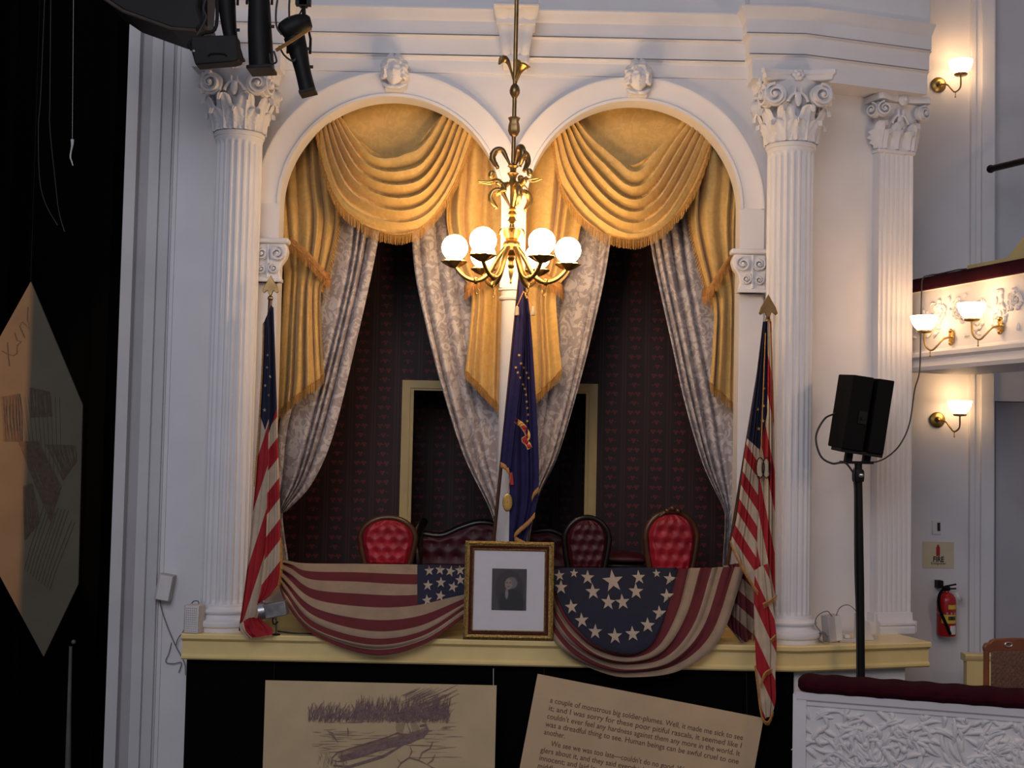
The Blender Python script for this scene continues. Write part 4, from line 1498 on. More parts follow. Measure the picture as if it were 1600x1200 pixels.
cable('speaker_cable', [(1305, 646, -.6), (1288, 655, -.63), (1275, 682, -.66), (1282, 712, -.68), (1300, 724, -.69), (1320, 723, -.69), (1333, 738, -.665)], .0075, CABLE, 'thick black cable looping from loudspeaker back to its stand')
def on_rail(s, off, dz): return Vector((UA.x + d2.x * s + n2.x * off, UA.y + d2.y * s + n2.y * off, zt_ + dz))
cpts = [on_rail(.56, -.15, .045), on_rail(.50, -.10, .04), on_rail(.40, -.02, .018), on_rail(.34, .04, .008), on_rail(.31, .078, -.015), on_rail(.305, .086, -.12), on_rail(.30, .088, -.4), on_rail(.29, .09, -.75)]
cpts += [P(1429, 610, .18), P(1421, 662, .0), P(1406, 695, -.25), P(1386, 714, -.45), P(1371, 721, -.57), P(1362, 722, -.63)]
build('speaker_cable', MB().tube(curve(cpts, 110), .006, 6), CABLE, label='long thin black cable hanging from the upper balcony to the loudspeaker', cat='cable', smooth=70)
def beside_pole(z, out): return Vector((st.location.x + (-.02 + .04 * max(0, 1 - z / zt2)) - out * .8, YS - out * .6, FZ + z))
build('speaker_cable', MB().tube(curve([beside_pole(zt2 - .03, .045), beside_pole(zt2 - .10, .052), beside_pole(zt2 - .2, .042)] + [beside_pole(zt2 * f, .040 + .008 * math.sin(f * 11)) for f in (.8, .65, .5, .35, .2)] + [beside_pole(.05, .06)], 60), .007, 6), CABLE, label='black cable running down along the loudspeaker stand pole', cat='cable', smooth=70)

# ================================================================== SIDE WALL FITTINGS
s0, s1 = P(1442, 846, YF), P(1490, 888, YF)
t = thing('fire_sign', ((s0.x + s1.x) / 2, YF, s1.z), 'cream fire extinguisher sign with red symbol on the side wall', 'sign')
wS, hS = s1.x - s0.x, s0.z - s1.z
build('plate', MB().bbox((-wS / 2, -.006, 0), (wS / 2, -.0005, hS)), SIGN, t, world=False)
ex = MB().lathe([(.001, .0), (.017, 0), (.017, .075), (.008, .09), (.008, .10), (.001, .10)], 20, (0, 0, 0))
for p in ex.v: p.y = -.0075 + p.y * .05
for p in ex.v: p.z += hS * .46; p.x -= .004
build('extinguisher_symbol', ex, FIRERED, t, world=False)
for body, size, z, b in (('FIRE', .066, hS * .24, .0022), ('Extinguisher', .033, hS * .135, .0003)):
    tm = text_mesh(body, size, 'CENTER', b)
    for p in tm.v: p.x, p.y, p.z = p.x * .82, -.0068, p.y + z
    build('lettering', tm, LBLBLK, t, world=False, smooth=0)
# switch plate
s0, s1 = P(1456, 813, YF), P(1470, 835, YF)
t = thing('wall_switch', ((s0.x + s1.x) / 2, YF, s1.z), 'small white wall switch plate above the fire sign', 'switch')
build('plate', MB().bbox((-.04, -.012, 0), (.04, 0, s0.z - s1.z)), OFFWHITE, t, world=False, bevel=.003)
build('display', MB().bbox((.005, -.016, .03), (.03, -.012, .105)), LBLBLK, t, world=False)
# extinguisher
e0 = P(1472, 990, YF)
t = thing('fire_extinguisher', (e0.x, YF - .11, e0.z), 'red fire extinguisher with black hose hung on the side wall', 'extinguisher')
hE = PZ(1472, 906, YF) - e0.z
rE = .083
build('cylinder', MB().lathe([(rE * .94, 0), (rE, .012), (rE, hE * .64), (rE * .93, hE * .70), (rE * .65, hE * .77), (rE * .3, hE * .80), (rE * .25, hE * .84)], 32), FIRERED, t, world=False)
def band(z0, z1, m, name, a0=-2.2, a1=-.6):
    build(name, MB().grid(lambda a, b: Vector((rE * 1.012 * math.cos(a0 + (a1 - a0) * a), rE * 1.012 * math.sin(a0 + (a1 - a0) * a), z0 + (z1 - z0) * b)), 14, 1), m, t, world=False)
band(hE * .40, hE * .445, SILVER, 'strap', -PI, PI)
band(hE * .50, hE * .58, LBLYEL, 'yellow_label', -1.7, -.5)
band(hE * .24, hE * .40, LBLYEL, 'yellow_label', -2.4, -.5)
band(hE * .30, hE * .37, LBLBLK, 'black_label', -1.7, -.8)
band(hE * .04, hE * .20, LBLWHT, 'white_label', -1.5, -.7)
build('valve', MB().bbox((-.025, -.025, hE * .83), (.025, .025, hE * .90)).tube([(-.02, 0, hE * .90), (.08, -.02, hE * .95)], .008, 8).tube([(-.02, 0, hE * .86), (.08, -.02, hE * .87)], .007, 8), BLACKMETAL, t, world=False)
build('hose', MB().tube(curve([(0, -.03, hE * .86), (-.05, -.06, hE * .86), (-.09, -.07, hE * .72), (-.085, -.08, hE * .5), (-.04, -.10, hE * .25), (.0, -.105, hE * .05)], 26), .013, 8), BLACKPLAS, t, world=False)
build('wall_bracket', MB().bbox((-.07, .02, hE * .86), (-.02, .11, hE)), BLACKMETAL, t, world=False)
build('inspection_tag', MB().add([(.06, -.04, hE * .80), (.10, -.03, hE * .82), (.135, -.03, hE * .66), (.10, -.04, hE * .63)], [(0, 1, 2, 3)]), LBLWHT, t, world=False, solid=.002)

# ================================================================== FLAGS
def star_mb(bv, cu, cv, r, Y0, rot=0.0, push=.006):
    c = P(cu, cv, Y0)
    pts = [c] + [c + Vector((math.sin(rot + k * PI / 5) * (r if k % 2 == 0 else r * .4), 0, math.cos(rot + k * PI / 5) * (r if k % 2 == 0 else r * .4))) for k in range(10)]
    out = []
    base = None
    for p in pts:
        h = bv.ray_cast(Vector((p.x, -3, p.z)), Vector((0, 1, 0)))
        y = h[0].y if h[0] is not None else (base if base is not None else Y0)
        if base is None: base = y
        if abs(y - base) > .12: y = base
        out.append(Vector((p.x, y - push, p.z)))
    return MB().add(out, [(0, k + 1, (k + 1) % 10 + 1) for k in range(10)])


def pixof(p):
    d = p - CAM
    z = d.dot(FWD)
    return (800 + FPX * d.dot(RC) / z, 600 - FPX * d.dot(UC) / z)


def panel(mb, rows, Y, fold, q, nu=40, nv=80):
    """flag panel: q(u,v) gives (field, stripe)"""
    fn = loftfn(rows, Y, fold)
    mb.grid(fn, nu, nv, lambda a, b, p: q(*pixof(p), a, b))
    return fn


def spear(t, top, h, m=BRASS):
    """flat spear finial, local coords; base at top"""
    w_ = h * .42
    pts = [(0, h), (w_ * .25, h * .8), (w_ * .75, h * .45), (w_ * .95, h * .2), (w_ * .75, h * .12), (w_ * .35, h * .25), (w_ * .12, 0)]
    poly = pts + [(-a, b) for a, b in pts[::-1][:-1]]
    mb = MB().prism(poly, .018, lambda a, b, d: Vector((top[0] + a, top[1] - .009 + d, top[2] + b)))
    mb.sphere((top[0], top[1], top[2] - .02), .022, 10, 8)
    mb.tube([(top[0], top[1], top[2] - .08), (top[0], top[1], top[2])], .012, 8)
    return build('spear_finial', mb, m, t, smooth=40, bevel=.003)


# ---- left national flag
YFL = -.47
zfl = ZL
top = P(422, 480, YFL)
bot = P(398, 985, YFL)
t = thing('national_flag', (bot.x, YFL, ZL), 'striped national flag hanging on a spear-topped staff beside the proscenium side column', 'flag', 'flags on staffs along the box')
build('staff', MB().tube([(bot.x, YFL, ZL), (top.x, YFL, top.z + .05)], .016, 10), WOODD, t)
spear(t, (top.x, YFL, PZ(422, 462, YFL)), PZ(422, 430, YFL) - PZ(422, 462, YFL), BRONZE)
mb = MB()
f1 = pleats(2.2, .05, 31, .2)
panel(mb, [[(412, 505), (424, 480), (427, 480)], [(411, 570), (420, 565), (430, 560)], [(406, 660), (420, 660), (433, 650)], [(399, 760), (414, 760), (428, 760)], [(391, 850), (405, 850), (420, 850)], [(383, 920), (396, 925), (412, 930)], [(374, 985), (388, 990), (404, 985)]], YFL - .03, f1,
      lambda u, v, a, b: (.5 + ((672 - 3.0 * abs(u - 414)) - v) / 100 if u < 434 else 0, (v + 3.1 * u) / 62 + .35))
f2 = pleats(1.6, .045, 33, .2)
fnR = panel(mb, [[(419, 490), (428, 480)], [(422, 570), (431, 565)], [(421, 660), (434, 655)], [(419, 760), (437, 750)], [(416, 850), (439, 850)], [(409, 915), (435, 914)], [(402, 945), (412, 938)]], YFL - .075, f2,
            lambda u, v, a, b: (.5 + (640 + 3.0 * (432 - u) - v) / 100, (v + 1.3 * u) / 33 + .2))
fl_mb = MB()
fl_mb.v, fl_mb.f, fl_mb.uv, fl_mb.mi = mb.v, mb.f, mb.uv, mb.mi
# pool of cloth on the ledge
panel(mb, [[(374, 975), (393, 964), (408, 968)], [(378, 985), (400, 985), (426, 983)], [(388, 996), (408, 994), (426, 991)]], YFL - .12, pleats(1.2, .05, 35), lambda u, v, a, b: (0, .5 if a > .18 else 1.5), 24, 16)
fl = build('flag_cloth', mb, FLAGM, t, smooth=75)
bvf = mb.bvh()
for u_, v_, r_ in ((421, 556, 2.6), (420, 575, 2.6), (417, 603, 3), (416, 641, 3.4), (426, 590, 2.6), (424, 618, 2.8)):
    build('star', star_mb(bvf, u_, v_, r_ * .0048, YFL), STARCLOTH, t, smooth=0)
fringe(pc([(412, 505), (410, 570), (405, 660), (398, 760)], YFL - .05, 30), .014, 80, 'gold_fringe', t, GOLDTRIM2, drop=Vector((-1, 0, -.2)))
fringe(pc([(438, 840), (439, 880), (433, 915), (412, 937)], YFL - .09, 30), .03, 40, 'gold_fringe', t, GOLDTRIM2, drop=Vector((.5, 0, -.8)))

# ---- right national flag
YFR = -.50
top = P(1200, 505, YFR)
bt = P(1206, 1000, YFR)
pole_bot = P(1140, 885, -.35)
t = thing('national_flag', (bt.x, YFR, ZL), 'striped national flag hanging on a spear-topped staff beside the column near the loudspeaker', 'flag', 'flags on staffs along the box')
build('staff', MB().tube([Vector((PX(1118, 1000, -.18), -.18, ZL)), (top.x, YFR, top.z + .05)], .016, 10), WOODD, t)
spear(t, (top.x, YFR, PZ(1200, 497, YFR)), PZ(1200, 460, YFR) - PZ(1200, 497, YFR), BRONZE)
mb = MB()
panel(mb, [[(1191, 503), (1199, 503)], [(1184, 560), (1196, 560)], [(1176, 620), (1194, 620)], [(1165, 690), (1192, 690)], [(1157, 750), (1190, 755)], [(1149, 810), (1187, 820)], [(1141, 845), (1184, 880)], [(1150, 865), (1184, 935)]], YFR - .04, pleats(2.6, .05, 41, .2),
      lambda u, v, a, b: (.5 + ((683 + .9 * (u - 1165)) - v) / 100, (v - 1.55 * (u - 1160) - 684 + 600) / 25.5 + .45))
panel(mb, [[(1194, 503), (1203, 503)], [(1194, 560), (1205, 560)], [(1192, 620), (1206, 620)], [(1186, 700), (1208, 700)], [(1184, 780), (1209, 780)], [(1182, 860), (1209, 860)], [(1180, 930), (1210, 925)], [(1178, 1000), (1212, 945)]], YFR - .06, pleats(2.3, .06, 43, .15),
      lambda u, v, a, b: (.5 + ((690 - 5 * (u - 1190)) - v) / 100 if u < 1199 else 0, (v - 5.0 * (u - 1190)) / 64 + .1))
panel(mb, [[(1179, 890), (1198, 880)], [(1178, 950), (1208, 960)], [(1180, 1010), (1212, 1000)], [(1182, 1050), (1210, 1050)], [(1186, 1090), (1211, 1090)], [(1192, 1125), (1206, 1115)]], YFR - .11, pleats(1.7, .035, 45, .3),
      lambda u, v, a, b: (0, (v - 2.2 * (u - 1180)) / 46 + .4))
build('flag_cloth', mb, FLAGM, t, smooth=75)
bvf = mb.bvh()
for u_, v_, r_ in ((1189, 658, 3.4), (1183, 670, 3.4), (1191, 608, 2.6), (1190, 635, 2.8), (1181, 640, 2.8)):
    build('star', star_mb(bvf, u_, v_, r_ * .0048, YFR), GOLDSTAR, t, smooth=0)
fringe(pc([(1204, 505), (1206, 580), (1208, 660)], YFR - .09, 30), .012, 60, 'gold_fringe', t, GOLDTRIM2, drop=Vector((.9, 0, -.3)))
for path_, k_ in (([(1141, 845), (1150, 868), (1168, 900), (1184, 925)], .03), ([(1192, 944), (1203, 938), (1214, 930)], .035), ([(1180, 1040), (1184, 1075), (1190, 1118), (1200, 1128), (1208, 1112)], .025), ([(1188, 1070), (1195, 1052), (1206, 1045)], .03), ([(1204, 1000), (1212, 992)], .03)):
    fringe(pc(path_, YFR - .16, 20), k_, 36, 'gold_fringe', t, GOLDTRIM2, drop=Vector((.1, 0, -1)))
cd = MB().tube(pc([(1196, 520), (1193, 600), (1190, 680), (1189, 718)], YFR - .16, 20), .004, 6)
build('cord', cd, GOLDTRIM2, t)
for u_ in (1187, 1197):
    a = P(u_, 717, YFR - .16)
    build('tassel', MB().lathe([(.004, 0), (.018, -.02), (.02, -.09), (.026, -.125), (.001, -.125)], 10, a), STARCLOTH, t)
    build('tassel_frame', MB().tube([a + Vector((.03 * math.cos(k), -.02, -.065 + .075 * math.sin(k))) for k in [i * 2 * PI / 16 for i in range(17)]], .004, 6), BLACKMETAL, t)

# ---- blue guard flag in the middle
YFB = -.28
a, b = P(770, 845, -.2), P(813, 425, -.25)
t = thing('blue_flag', (a.x, a.y, a.z), 'dark blue regimental flag with gold stars on a staff at the centre column', 'flag')
build('staff', MB().tube([Vector((P(757, 990, -.2).x, -.2, ZL)), b], .014, 10), WOODD, t)
mb = MB()
fnA = loftfn([[(813, 425), (820, 425)], [(806, 500), (829, 500)], [(799, 600), (836, 600)], [(795, 700), (841, 690)], [(796, 770), (842, 755)], [(796, 800), (836, 800)], [(795, 846), (820, 846)]], YFB, pleats(3.0, .05, 51, .2))
mb.grid(fnA, 60, 80)
fnB = loftfn([[(811, 430), (818, 430)], [(805, 500), (820, 500)], [(795, 600), (815, 600)], [(787, 670), (806, 680)], [(782, 722), (800, 735)]], YFB - .05, pleats(1.6, .03, 52, .2))
mb.grid(fnB, 30, 60)
build('flag_cloth', mb, mat('blue_silk', (.020, .017, .075), .75, noise=(14, .2), spec=.2), t, smooth=75)
bvf = mb.bvh()
pt = [(811, 556), (814, 569), (818, 575), (823, 583), (813, 591), (809, 583), (817, 601), (820, 608), (822, 617), (823, 628), (824, 638), (825, 648), (824, 658), (826, 591), (806, 575)]
for u_, v_ in pt:
    build('star', star_mb(bvf, u_, v_, .013, YFB, random.uniform(0, 1), .005), GOLDSTAR, t, smooth=0)
def ribbon(px_list, wdt, m, name, off):
    pts = pc(px_list, YFB, 20)
    mb_ = MB()
    vs = []
    for i, p in enumerate(pts):
        tn = (pts[min(i + 1, 20)] - pts[max(i - 1, 0)]).normalized()
        nn = Vector((-tn.z, 0, tn.x))
        for s in (-1, 1):
            q = p + nn * s * wdt * (1 - .0 * i)
            h = bvf.ray_cast(Vector((q.x, -3, q.z)), Vector((0, 1, 0)))
            y = h[0].y if h[0] is not None else YFB - .03
            vs.append(Vector((q.x, y - off, q.z)))
    mb_.add(vs, [(2 * i, 2 * i + 1, 2 * i + 3, 2 * i + 2) for i in range(20)])
    return build(name, mb_, m, t, smooth=0)
ribbon([(805, 657), (815, 664), (823, 675), (824, 684), (818, 687), (824, 693), (828, 701)], .020, GOLDSTAR, 'ribbon_border', .006)
ribbon([(805, 657), (815, 664), (823, 675), (824, 684), (818, 687), (824, 693), (828, 700)], .014, CLOTHRED, 'ribbon', .009)
ribbon([(798, 738), (799, 748), (800, 757)], .012, CLOTHRED, 'ribbon', .02)
for path_ in ([(782, 722), (790, 726), (796, 735)], [(842, 760), (834, 768), (831, 776)], [(836, 800), (826, 812), (806, 830), (806, 838), (824, 848)]):
    mbp = MB()
    pts = pc(path_, YFB - .075, 20)
    mbp.grid(lambda a, b: crom(pts, a) + Vector((0, 0, -.042 * b)), 20, 2)
    build('gold_border', mbp, GOLDTRIM2, t, smooth=50, solid=.004)
for u_ in (808, 833):
    a = P(u_, 478, YFB - .09)
    build('tassel', MB().lathe([(.004, 0), (.014, -.01), (.017, -.07), (.001, -.075)], 10, a), STARCLOTH, t)
    build('tassel_loop', MB().tube([P(818, 455, YFB - .09), a], .003, 6), GOLDTRIM2, t)
# medallion
m0 = P(793, 785, -.36)
md = thing('gold_medallion', m0, 'gold oval rayed medallion hanging in front of the slim column', 'ornament')
build('disc', MB().lathe([(.001, -.012), (.030, -.014), (.036, -.012), (.038, 0), (.001, 0)], 32, (0, 0, 0), Matrix.Diagonal(Vector((1, 1, 1.85))) @ Matrix.Rotation(PI / 2, 3, 'X') @ Matrix.Diagonal(Vector((1, 1, -1)))), BRASS, md, world=False)
rays = MB()
for k in range(16):
    a = k * PI / 8
    rays.tube([(.006 * math.cos(a), -.016, .011 * math.sin(a)), (.031 * math.cos(a), -.016, .057 * math.sin(a))], .003, 5)
build('rays', rays, GOLDSTAR, md, world=False)
build('cord', MB().tube([(0, -.005, .068), (.02, .0, .22)], .003, 6), GOLDTRIM2, md, world=False)

# ================================================================== BUNTING
YB0 = -.16
def by(v):  # cloth leans out over the ledge as it falls
    f = min(1, max(0, (v - 880) / 125))
    return YB0 - .42 * f ** .8
def brow(pts): return [(u, v, by(v)) for u, v in pts]
b0 = P(580, 1022, -.58)
t = thing('striped_bunting', b0, 'striped bunting with small starred corner draped between striped flag and framed portrait', 'bunting', 'flag buntings draped over the box parapet')
mb = MB()
rows = [[(431, 872), (452, 876), (478, 880), (560, 881), (650, 882), (728, 884)],
        [(431, 876), (455, 888), (486, 905), (560, 909), (650, 913), (728, 908)],
        [(432, 882), (452, 905), (492, 936), (570, 948), (650, 946), (728, 926)],
        [(433, 888), (450, 918), (492, 962), (575, 985), (655, 978), (728, 941)],
        [(434, 896), (449, 930), (490, 980), (578, 1006), (658, 994), (728, 950)],
        [(436, 905), (449, 942), (490, 990), (582, 1022), (660, 1007), (728, 962)]]
def bfold(a, b):
    g = math.exp(-(a / .22) ** 2)
    h = max(0, b - .45) / .55
    h2 = max(0, a - .8) / .2
    return -.055 * g * abs(math.sin(b * 4.5 * PI + a * 6)) - .04 * h * abs(math.sin(b * 5.5 * PI + .4)) * (.4 + .6 * math.sin(PI * a)) - .02 * h2 * abs(math.sin(b * 4 * PI)) - .006 * math.sin(a * 19 + b * 3)
fnb = loftfn([brow(r) for r in rows], 0, bfold)
def bq(a, b, p):
    u, v = pixof(p)
    can = .5 + min((u - 652) / 60, (945 - (u - 652) * .22 - v) / 60)
    return (can, b * 10 + 1.0)
mb.grid(fnb, 110, 90, bq)
build('bunting_cloth', mb, BUNT, t, smooth=75)
bvb = mb.bvh()
for u_, v_ in ((671, 891), (688, 890), (704, 892), (670, 912), (690, 908), (709, 914), (670, 933), (690, 927), (720, 904), (719, 890)):
    build('star', star_mb(bvb, u_, v_, .040, -.2, random.uniform(-.2, .2)), STARCLOTH, t, smooth=0)

t = thing('starred_bunting', P(970, 1055, -.6), 'fan bunting with starred navy centre and striped border draped over the box parapet', 'bunting', 'flag buntings draped over the box parapet')
inner = [(862, 905), (873, 938), (893, 972), (932, 1008), (985, 1021), (1020, 1002), (1044, 945), (1058, 888)]
outer = [(858, 985), (868, 1003), (896, 1030), (940, 1050), (985, 1056), (1062, 1046), (1124, 998), (1164, 884)]
mbn = MB()
topc = [(862, 890), (880, 887), (900, 887), (930, 887), (965, 887), (1000, 887), (1030, 887), (1058, 887)]
rowsn = [topc, [((a[0] + b[0]) / 2, (a[1] * .5 + b[1] * .5)) for a, b in zip(topc, inner)], inner]
fnn = loftfn([brow(r) for r in rowsn], 0, lambda a, b: -.012 * math.sin(a * 15 + b * 4) - .03 * b * b * abs(math.sin(a * 5)) - .015 * max(0, b - .7) / .3 * abs(math.sin(b * 22)))
mbn.grid(fnn, 70, 50)
build('navy_field', mbn, NAVY, t, smooth=75)
mbs = MB()
rw = []
for f in (0, .25, .5, .75, 1):
    r_ = brow([(a[0] + (b[0] - a[0]) * f, a[1] + (b[1] - a[1]) * f) for a, b in zip(inner, outer)])
    r_[0] = (r_[0][0], r_[0][1], r_[0][2] + .22)          # tucked behind the portrait frame
    r_[1] = (r_[1][0], r_[1][1], r_[1][2] + .03)
    r_[-1] = (r_[-1][0], r_[-1][1], r_[-1][2] - .21 * f)  # passes in front of the flag staff
    rw.append(r_)
def sfold(a, b): return -.055 * abs(math.sin(b * 2.6 * PI + a * 4)) * (.4 + .6 * math.sin(PI * min(1, a * 1.1))) - .035 * math.exp(-((1 - a) / .2) ** 2) * abs(math.sin(b * 5 * PI)) - .012 * math.sin(a * 16 + b * 5)
fns = loftfn(rw, 0, sfold)
mbs.grid(fns, 100, 60, lambda a, b, p: (0, b * 6 + .001))
build('striped_border', mbs, BUNT, t, smooth=75)
mbt = MB()
fnt = loftfn([[(1128, 884, -.33), (1150, 880, -.33), (1172, 878, -.33)], [(1126, 905, -.36), (1150, 900, -.36), (1176, 900, -.36)], [(1128, 940, -.39), (1152, 940, -.39), (1178, 935, -.39)], [(1132, 968, -.41), (1152, 985, -.41), (1176, 975, -.41)], [(1142, 985, -.42), (1158, 1003, -.42), (1173, 998, -.42)]], 0, pleats(2.8, .07, 63, .8))
mbt.grid(fnt, 60, 50, lambda a, b, p: (0, (pixof(p)[1] - .9 * (pixof(p)[0] - 1130) - 860) / 24 + .3))
build('hanging_tail', mbt, BUNT, t, smooth=75)
bvb = mbn.bvh()
for u_, v_, r_ in ((957, 907, .088), (925, 922, .062), (948, 937, .062), (970, 937, .062), (992, 922, .062), (918, 902, .056), (998, 902, .056), (876, 916, .055), (874, 899, .045), (891, 943, .055), (906, 962, .058), (926, 978, .058), (956, 985, .062), (983, 982, .060), (1006, 969, .058), (1025, 952, .058), (1039, 928, .058), (1046, 904, .055), (897, 896, .036), (1026, 896, .034)):
    build('star', star_mb(bvb, u_, v_, r_ * .93, -.25, random.uniform(-.12, .12)), STARCLOTH, t, smooth=0)

# ================================================================== PORTRAIT
fb = P(793.5, 997, -.44)
Zf = ZL
lean = math.radians(-7)
W_, H_ = (PX(863, 997, -.44) - PX(724, 995, -.44)), PZ(794, 846, -.42) - ZL + .005
pf = thing('framed_portrait', (fb.x, -.515, ZL), 'gold and mahogany framed bust portrait with wide mat leaning on the ledge', 'picture', rot=(lean, 0, 0))
def frame_ring(w0, h0, inset0, inset1, y0, y1):
    """ring from inset0 to inset1"""
    mb_ = MB()
    o0 = [(-w0 / 2 + inset0, inset0), (w0 / 2 - inset0, inset0), (w0 / 2 - inset0, h0 - inset0), (-w0 / 2 + inset0, h0 - inset0)]
    o1 = [(-w0 / 2 + inset1, inset1), (w0 / 2 - inset1, inset1), (w0 / 2 - inset1, h0 - inset1), (-w0 / 2 + inset1, h0 - inset1)]
    mid = [((a[0] + b[0]) / 2, (a[1] + b[1]) / 2) for a, b in zip(o0, o1)]
    vs = [(x, 0, z) for x, z in o0] + [(x, y0, z) for x, z in o0] + [(x, min(y0, y1) - .006, z) for x, z in mid] + [(x, y1, z) for x, z in o1] + [(x, 0, z) for x, z in o1]
    fs = []
    for l in range(4):
        for k in range(4):
            a, b = l * 4 + k, l * 4 + (k + 1) % 4
            fs.append((a, b, b + 4, a + 4))
    return mb_.add(vs, fs)
build('outer_moulding', frame_ring(W_, H_, 0, .036, -.022, -.026), FRAMEGOLD, pf, world=False, smooth=25)
build('middle_moulding', frame_ring(W_, H_, .036, .055, -.014, -.014), FRAMERED, pf, world=False, smooth=25)
build('inner_moulding', frame_ring(W_, H_, .055, .068, -.020, -.012), FRAMEGOLD, pf, world=False, smooth=25)
build('backing', MB().bbox((-W_ / 2 + .01, 0, .01), (W_ / 2 - .01, .012, H_ - .01)), FRAMERED, pf, world=False)
build('mat_board', MB().bbox((-W_ / 2 + .06, -.004, .06), (W_ / 2 - .06, 0, H_ - .06)), MATBOARD, pf, world=False)
def portrait_mat():
    m = mat('sepia_portrait_print', (.05, .04, .04), .7)
    nt = m.node_tree
    b = nt.nodes['Principled BSDF']
    uv = nt.nodes.new('ShaderNodeUVMap')
    sp = nt.nodes.new('ShaderNodeSeparateXYZ')
    nt.links.new(uv.outputs[0], sp.inputs[0])
    x, y = E(nt, sp.outputs[0]), E(nt, sp.outputs[1])

    def ell(cx, cy, rx, ry, soft=.12):
        d = ((x - cx) * (x - cx) / (rx * rx) + (y - cy) * (y - cy) / (ry * ry)).op('SQRT')
        n = nt.nodes.new('ShaderNodeMapRange')
        n.inputs[1].default_value, n.inputs[2].default_value = 1 + soft, 1 - soft
        nt.links.new(d.s, n.inputs[0])
        return E(nt, n.outputs[0])
    c = mixc(nt, ell(.5, .5, .42, .46, .05), (.075, .05, .05), (.045, .032, .030))
    c = mixc(nt, ell(.58, .16, .36, .36, .1), c, (.012, .010, .010))
    c = mixc(nt, ell(.56, .66, .17, .14), c, (.20, .17, .15))
    c = mixc(nt, ell(.48, .63, .105, .13), c, (.34, .26, .20))
    c = mixc(nt, ell(.43, .40, .045, .12, .3), c, (.30, .26, .23))
    for a, b_, r1, r2 in ((.44, .665, .03, .014), (.53, .665, .03, .014), (.475, .57, .04, .010)):
        c = mixc(nt, ell(a, b_, r1, r2, .4), c, (.13, .09, .07))
    nt.links.new(c, b.inputs['Base Color'])
    return m
pw0, pw1, pz0, pz1 = (767 - 793.5) * .00475, (821 - 793.5) * .00475, (997 - 952) * .00475, (997 - 888) * .00475
mb = MB().add([(pw0, -.006, pz0), (pw1, -.006, pz0), (pw1, -.006, pz1), (pw0, -.006, pz1), (pw0, -.003, pz0), (pw1, -.003, pz0), (pw1, -.003, pz1), (pw0, -.003, pz1)], [(0, 1, 2, 3), (7, 6, 5, 4), (0, 4, 5, 1), (1, 5, 6, 2), (2, 6, 7, 3), (3, 7, 4, 0)], [(0, 0), (1, 0), (1, 1), (0, 1)] * 2)
build('portrait_print', mb, portrait_mat(), pf, world=False, smooth=0)
build('glass_pane', MB().bbox((-W_ / 2 + .066, -.0105, .066), (W_ / 2 - .066, -.0085, H_ - .066)), GLASS, pf, world=False, smooth=0)

# ================================================================== POSTERS BELOW THE LEDGE
YPO = -.62
# sketch sheet
c00, c10 = P(415, 1063, YPO), P(776, 1070, YPO)
Lw = (c10 - c00).length
ps = thing('sketch_panel', (c00.x, YPO, c00.z), 'large tan printed panel with a rowboat and reeds sketch hung below the ledge', 'poster', rot=(0, .0015, 0))
build('sheet', MB().bbox((0, -.006, -1.15), (Lw, .006, 0)), PAPER2, ps, world=False)
Q = 2000 / (10 + YPO)
def sk(u, v): return ((u - 415) / Q, -.0085, -(v - 1063 - .0205 * (u - 415)) / Q)
def strokes(name, lines, parent, m):
    """flat ink strokes: list of (pixel pts, width px)"""
    mb_ = MB()
    for pts, wd in lines:
        pp = [Vector(sk(*p)) - Vector((0, len(mb_.v) * 1.2e-6, 0)) for p in pts]
        n = len(pp)
        vs = []
        for i, p in enumerate(pp):
            tn = (pp[min(i + 1, n - 1)] - pp[max(i - 1, 0)])
            tn = tn.normalized() if tn.length > 1e-7 else Vector((1, 0, 0))
            nn = Vector((-tn.z, 0, tn.x)) * (wd / Q / 2) * (1 if 0 < i < n - 1 else .4)
            vs += [p - nn, p + nn]
        mb_.add(vs, [(2 * i, 2 * i + 1, 2 * i + 3, 2 * i + 2) for i in range(n - 1)])
    return build(name, mb_, m, parent, world=False, smooth=0, kind='stuff')
rnd = random.Random(4)
L = []
for i in range(620):        # reeds
    u = 483 + rnd.random() ** .9 * 215
    base = 1128 - 8 * rnd.random()
    hgt = rnd.uniform(8, 34) * (1.15 if u > 555 else .85)
    top_ = base - hgt
    L.append(([(u, base), (u + rnd.uniform(-2, 5), (base + top_) / 2), (u + rnd.uniform(-3, 9), top_)], rnd.uniform(.5, 1.3)))
for i in range(90):         # sweeping reeds to the right
    u, v = rnd.uniform(620, 680), rnd.uniform(1085, 1128)
    ln = rnd.uniform(15, 40)
    L.append(([(u, v), (u + ln * .5, v - ln * .2), (u + ln, v - ln * .45)], rnd.uniform(.4, .9)))
for i in range(70):         # water lines
    u, v = rnd.uniform(480, 700), rnd.uniform(1126, 1180)
    ln = rnd.uniform(8, 45)
    L.append(([(u, v), (u + ln * .5, v + rnd.uniform(-1, 1)), (u + ln, v - rnd.uniform(-1, 2))], rnd.uniform(.35, .8)))
for i in range(60):         # stubs and undergrowth
    u, v = rnd.uniform(500, 545), rnd.uniform(1180, 1200)
    L.append(([(u, v), (u + rnd.uniform(-4, 4), v - rnd.uniform(4, 12))], .8))
for br in ([(516, 1143), (524, 1150), (530, 1157)], [(513, 1140), (520, 1142), (526, 1151)], [(545, 1148), (545, 1140), (544, 1134)], [(620, 1200), (628, 1188), (640, 1180), (655, 1184), (668, 1190)], [(640, 1180), (644, 1170), (641, 1163)], [(655, 1184), (660, 1172), (672, 1166), (676, 1155)], [(668, 1190), (676, 1184), (680, 1175)], [(628, 1188), (622, 1182)], [(668, 1190), (678, 1196), (690, 1198)]):
    L.append((br, 1.9))
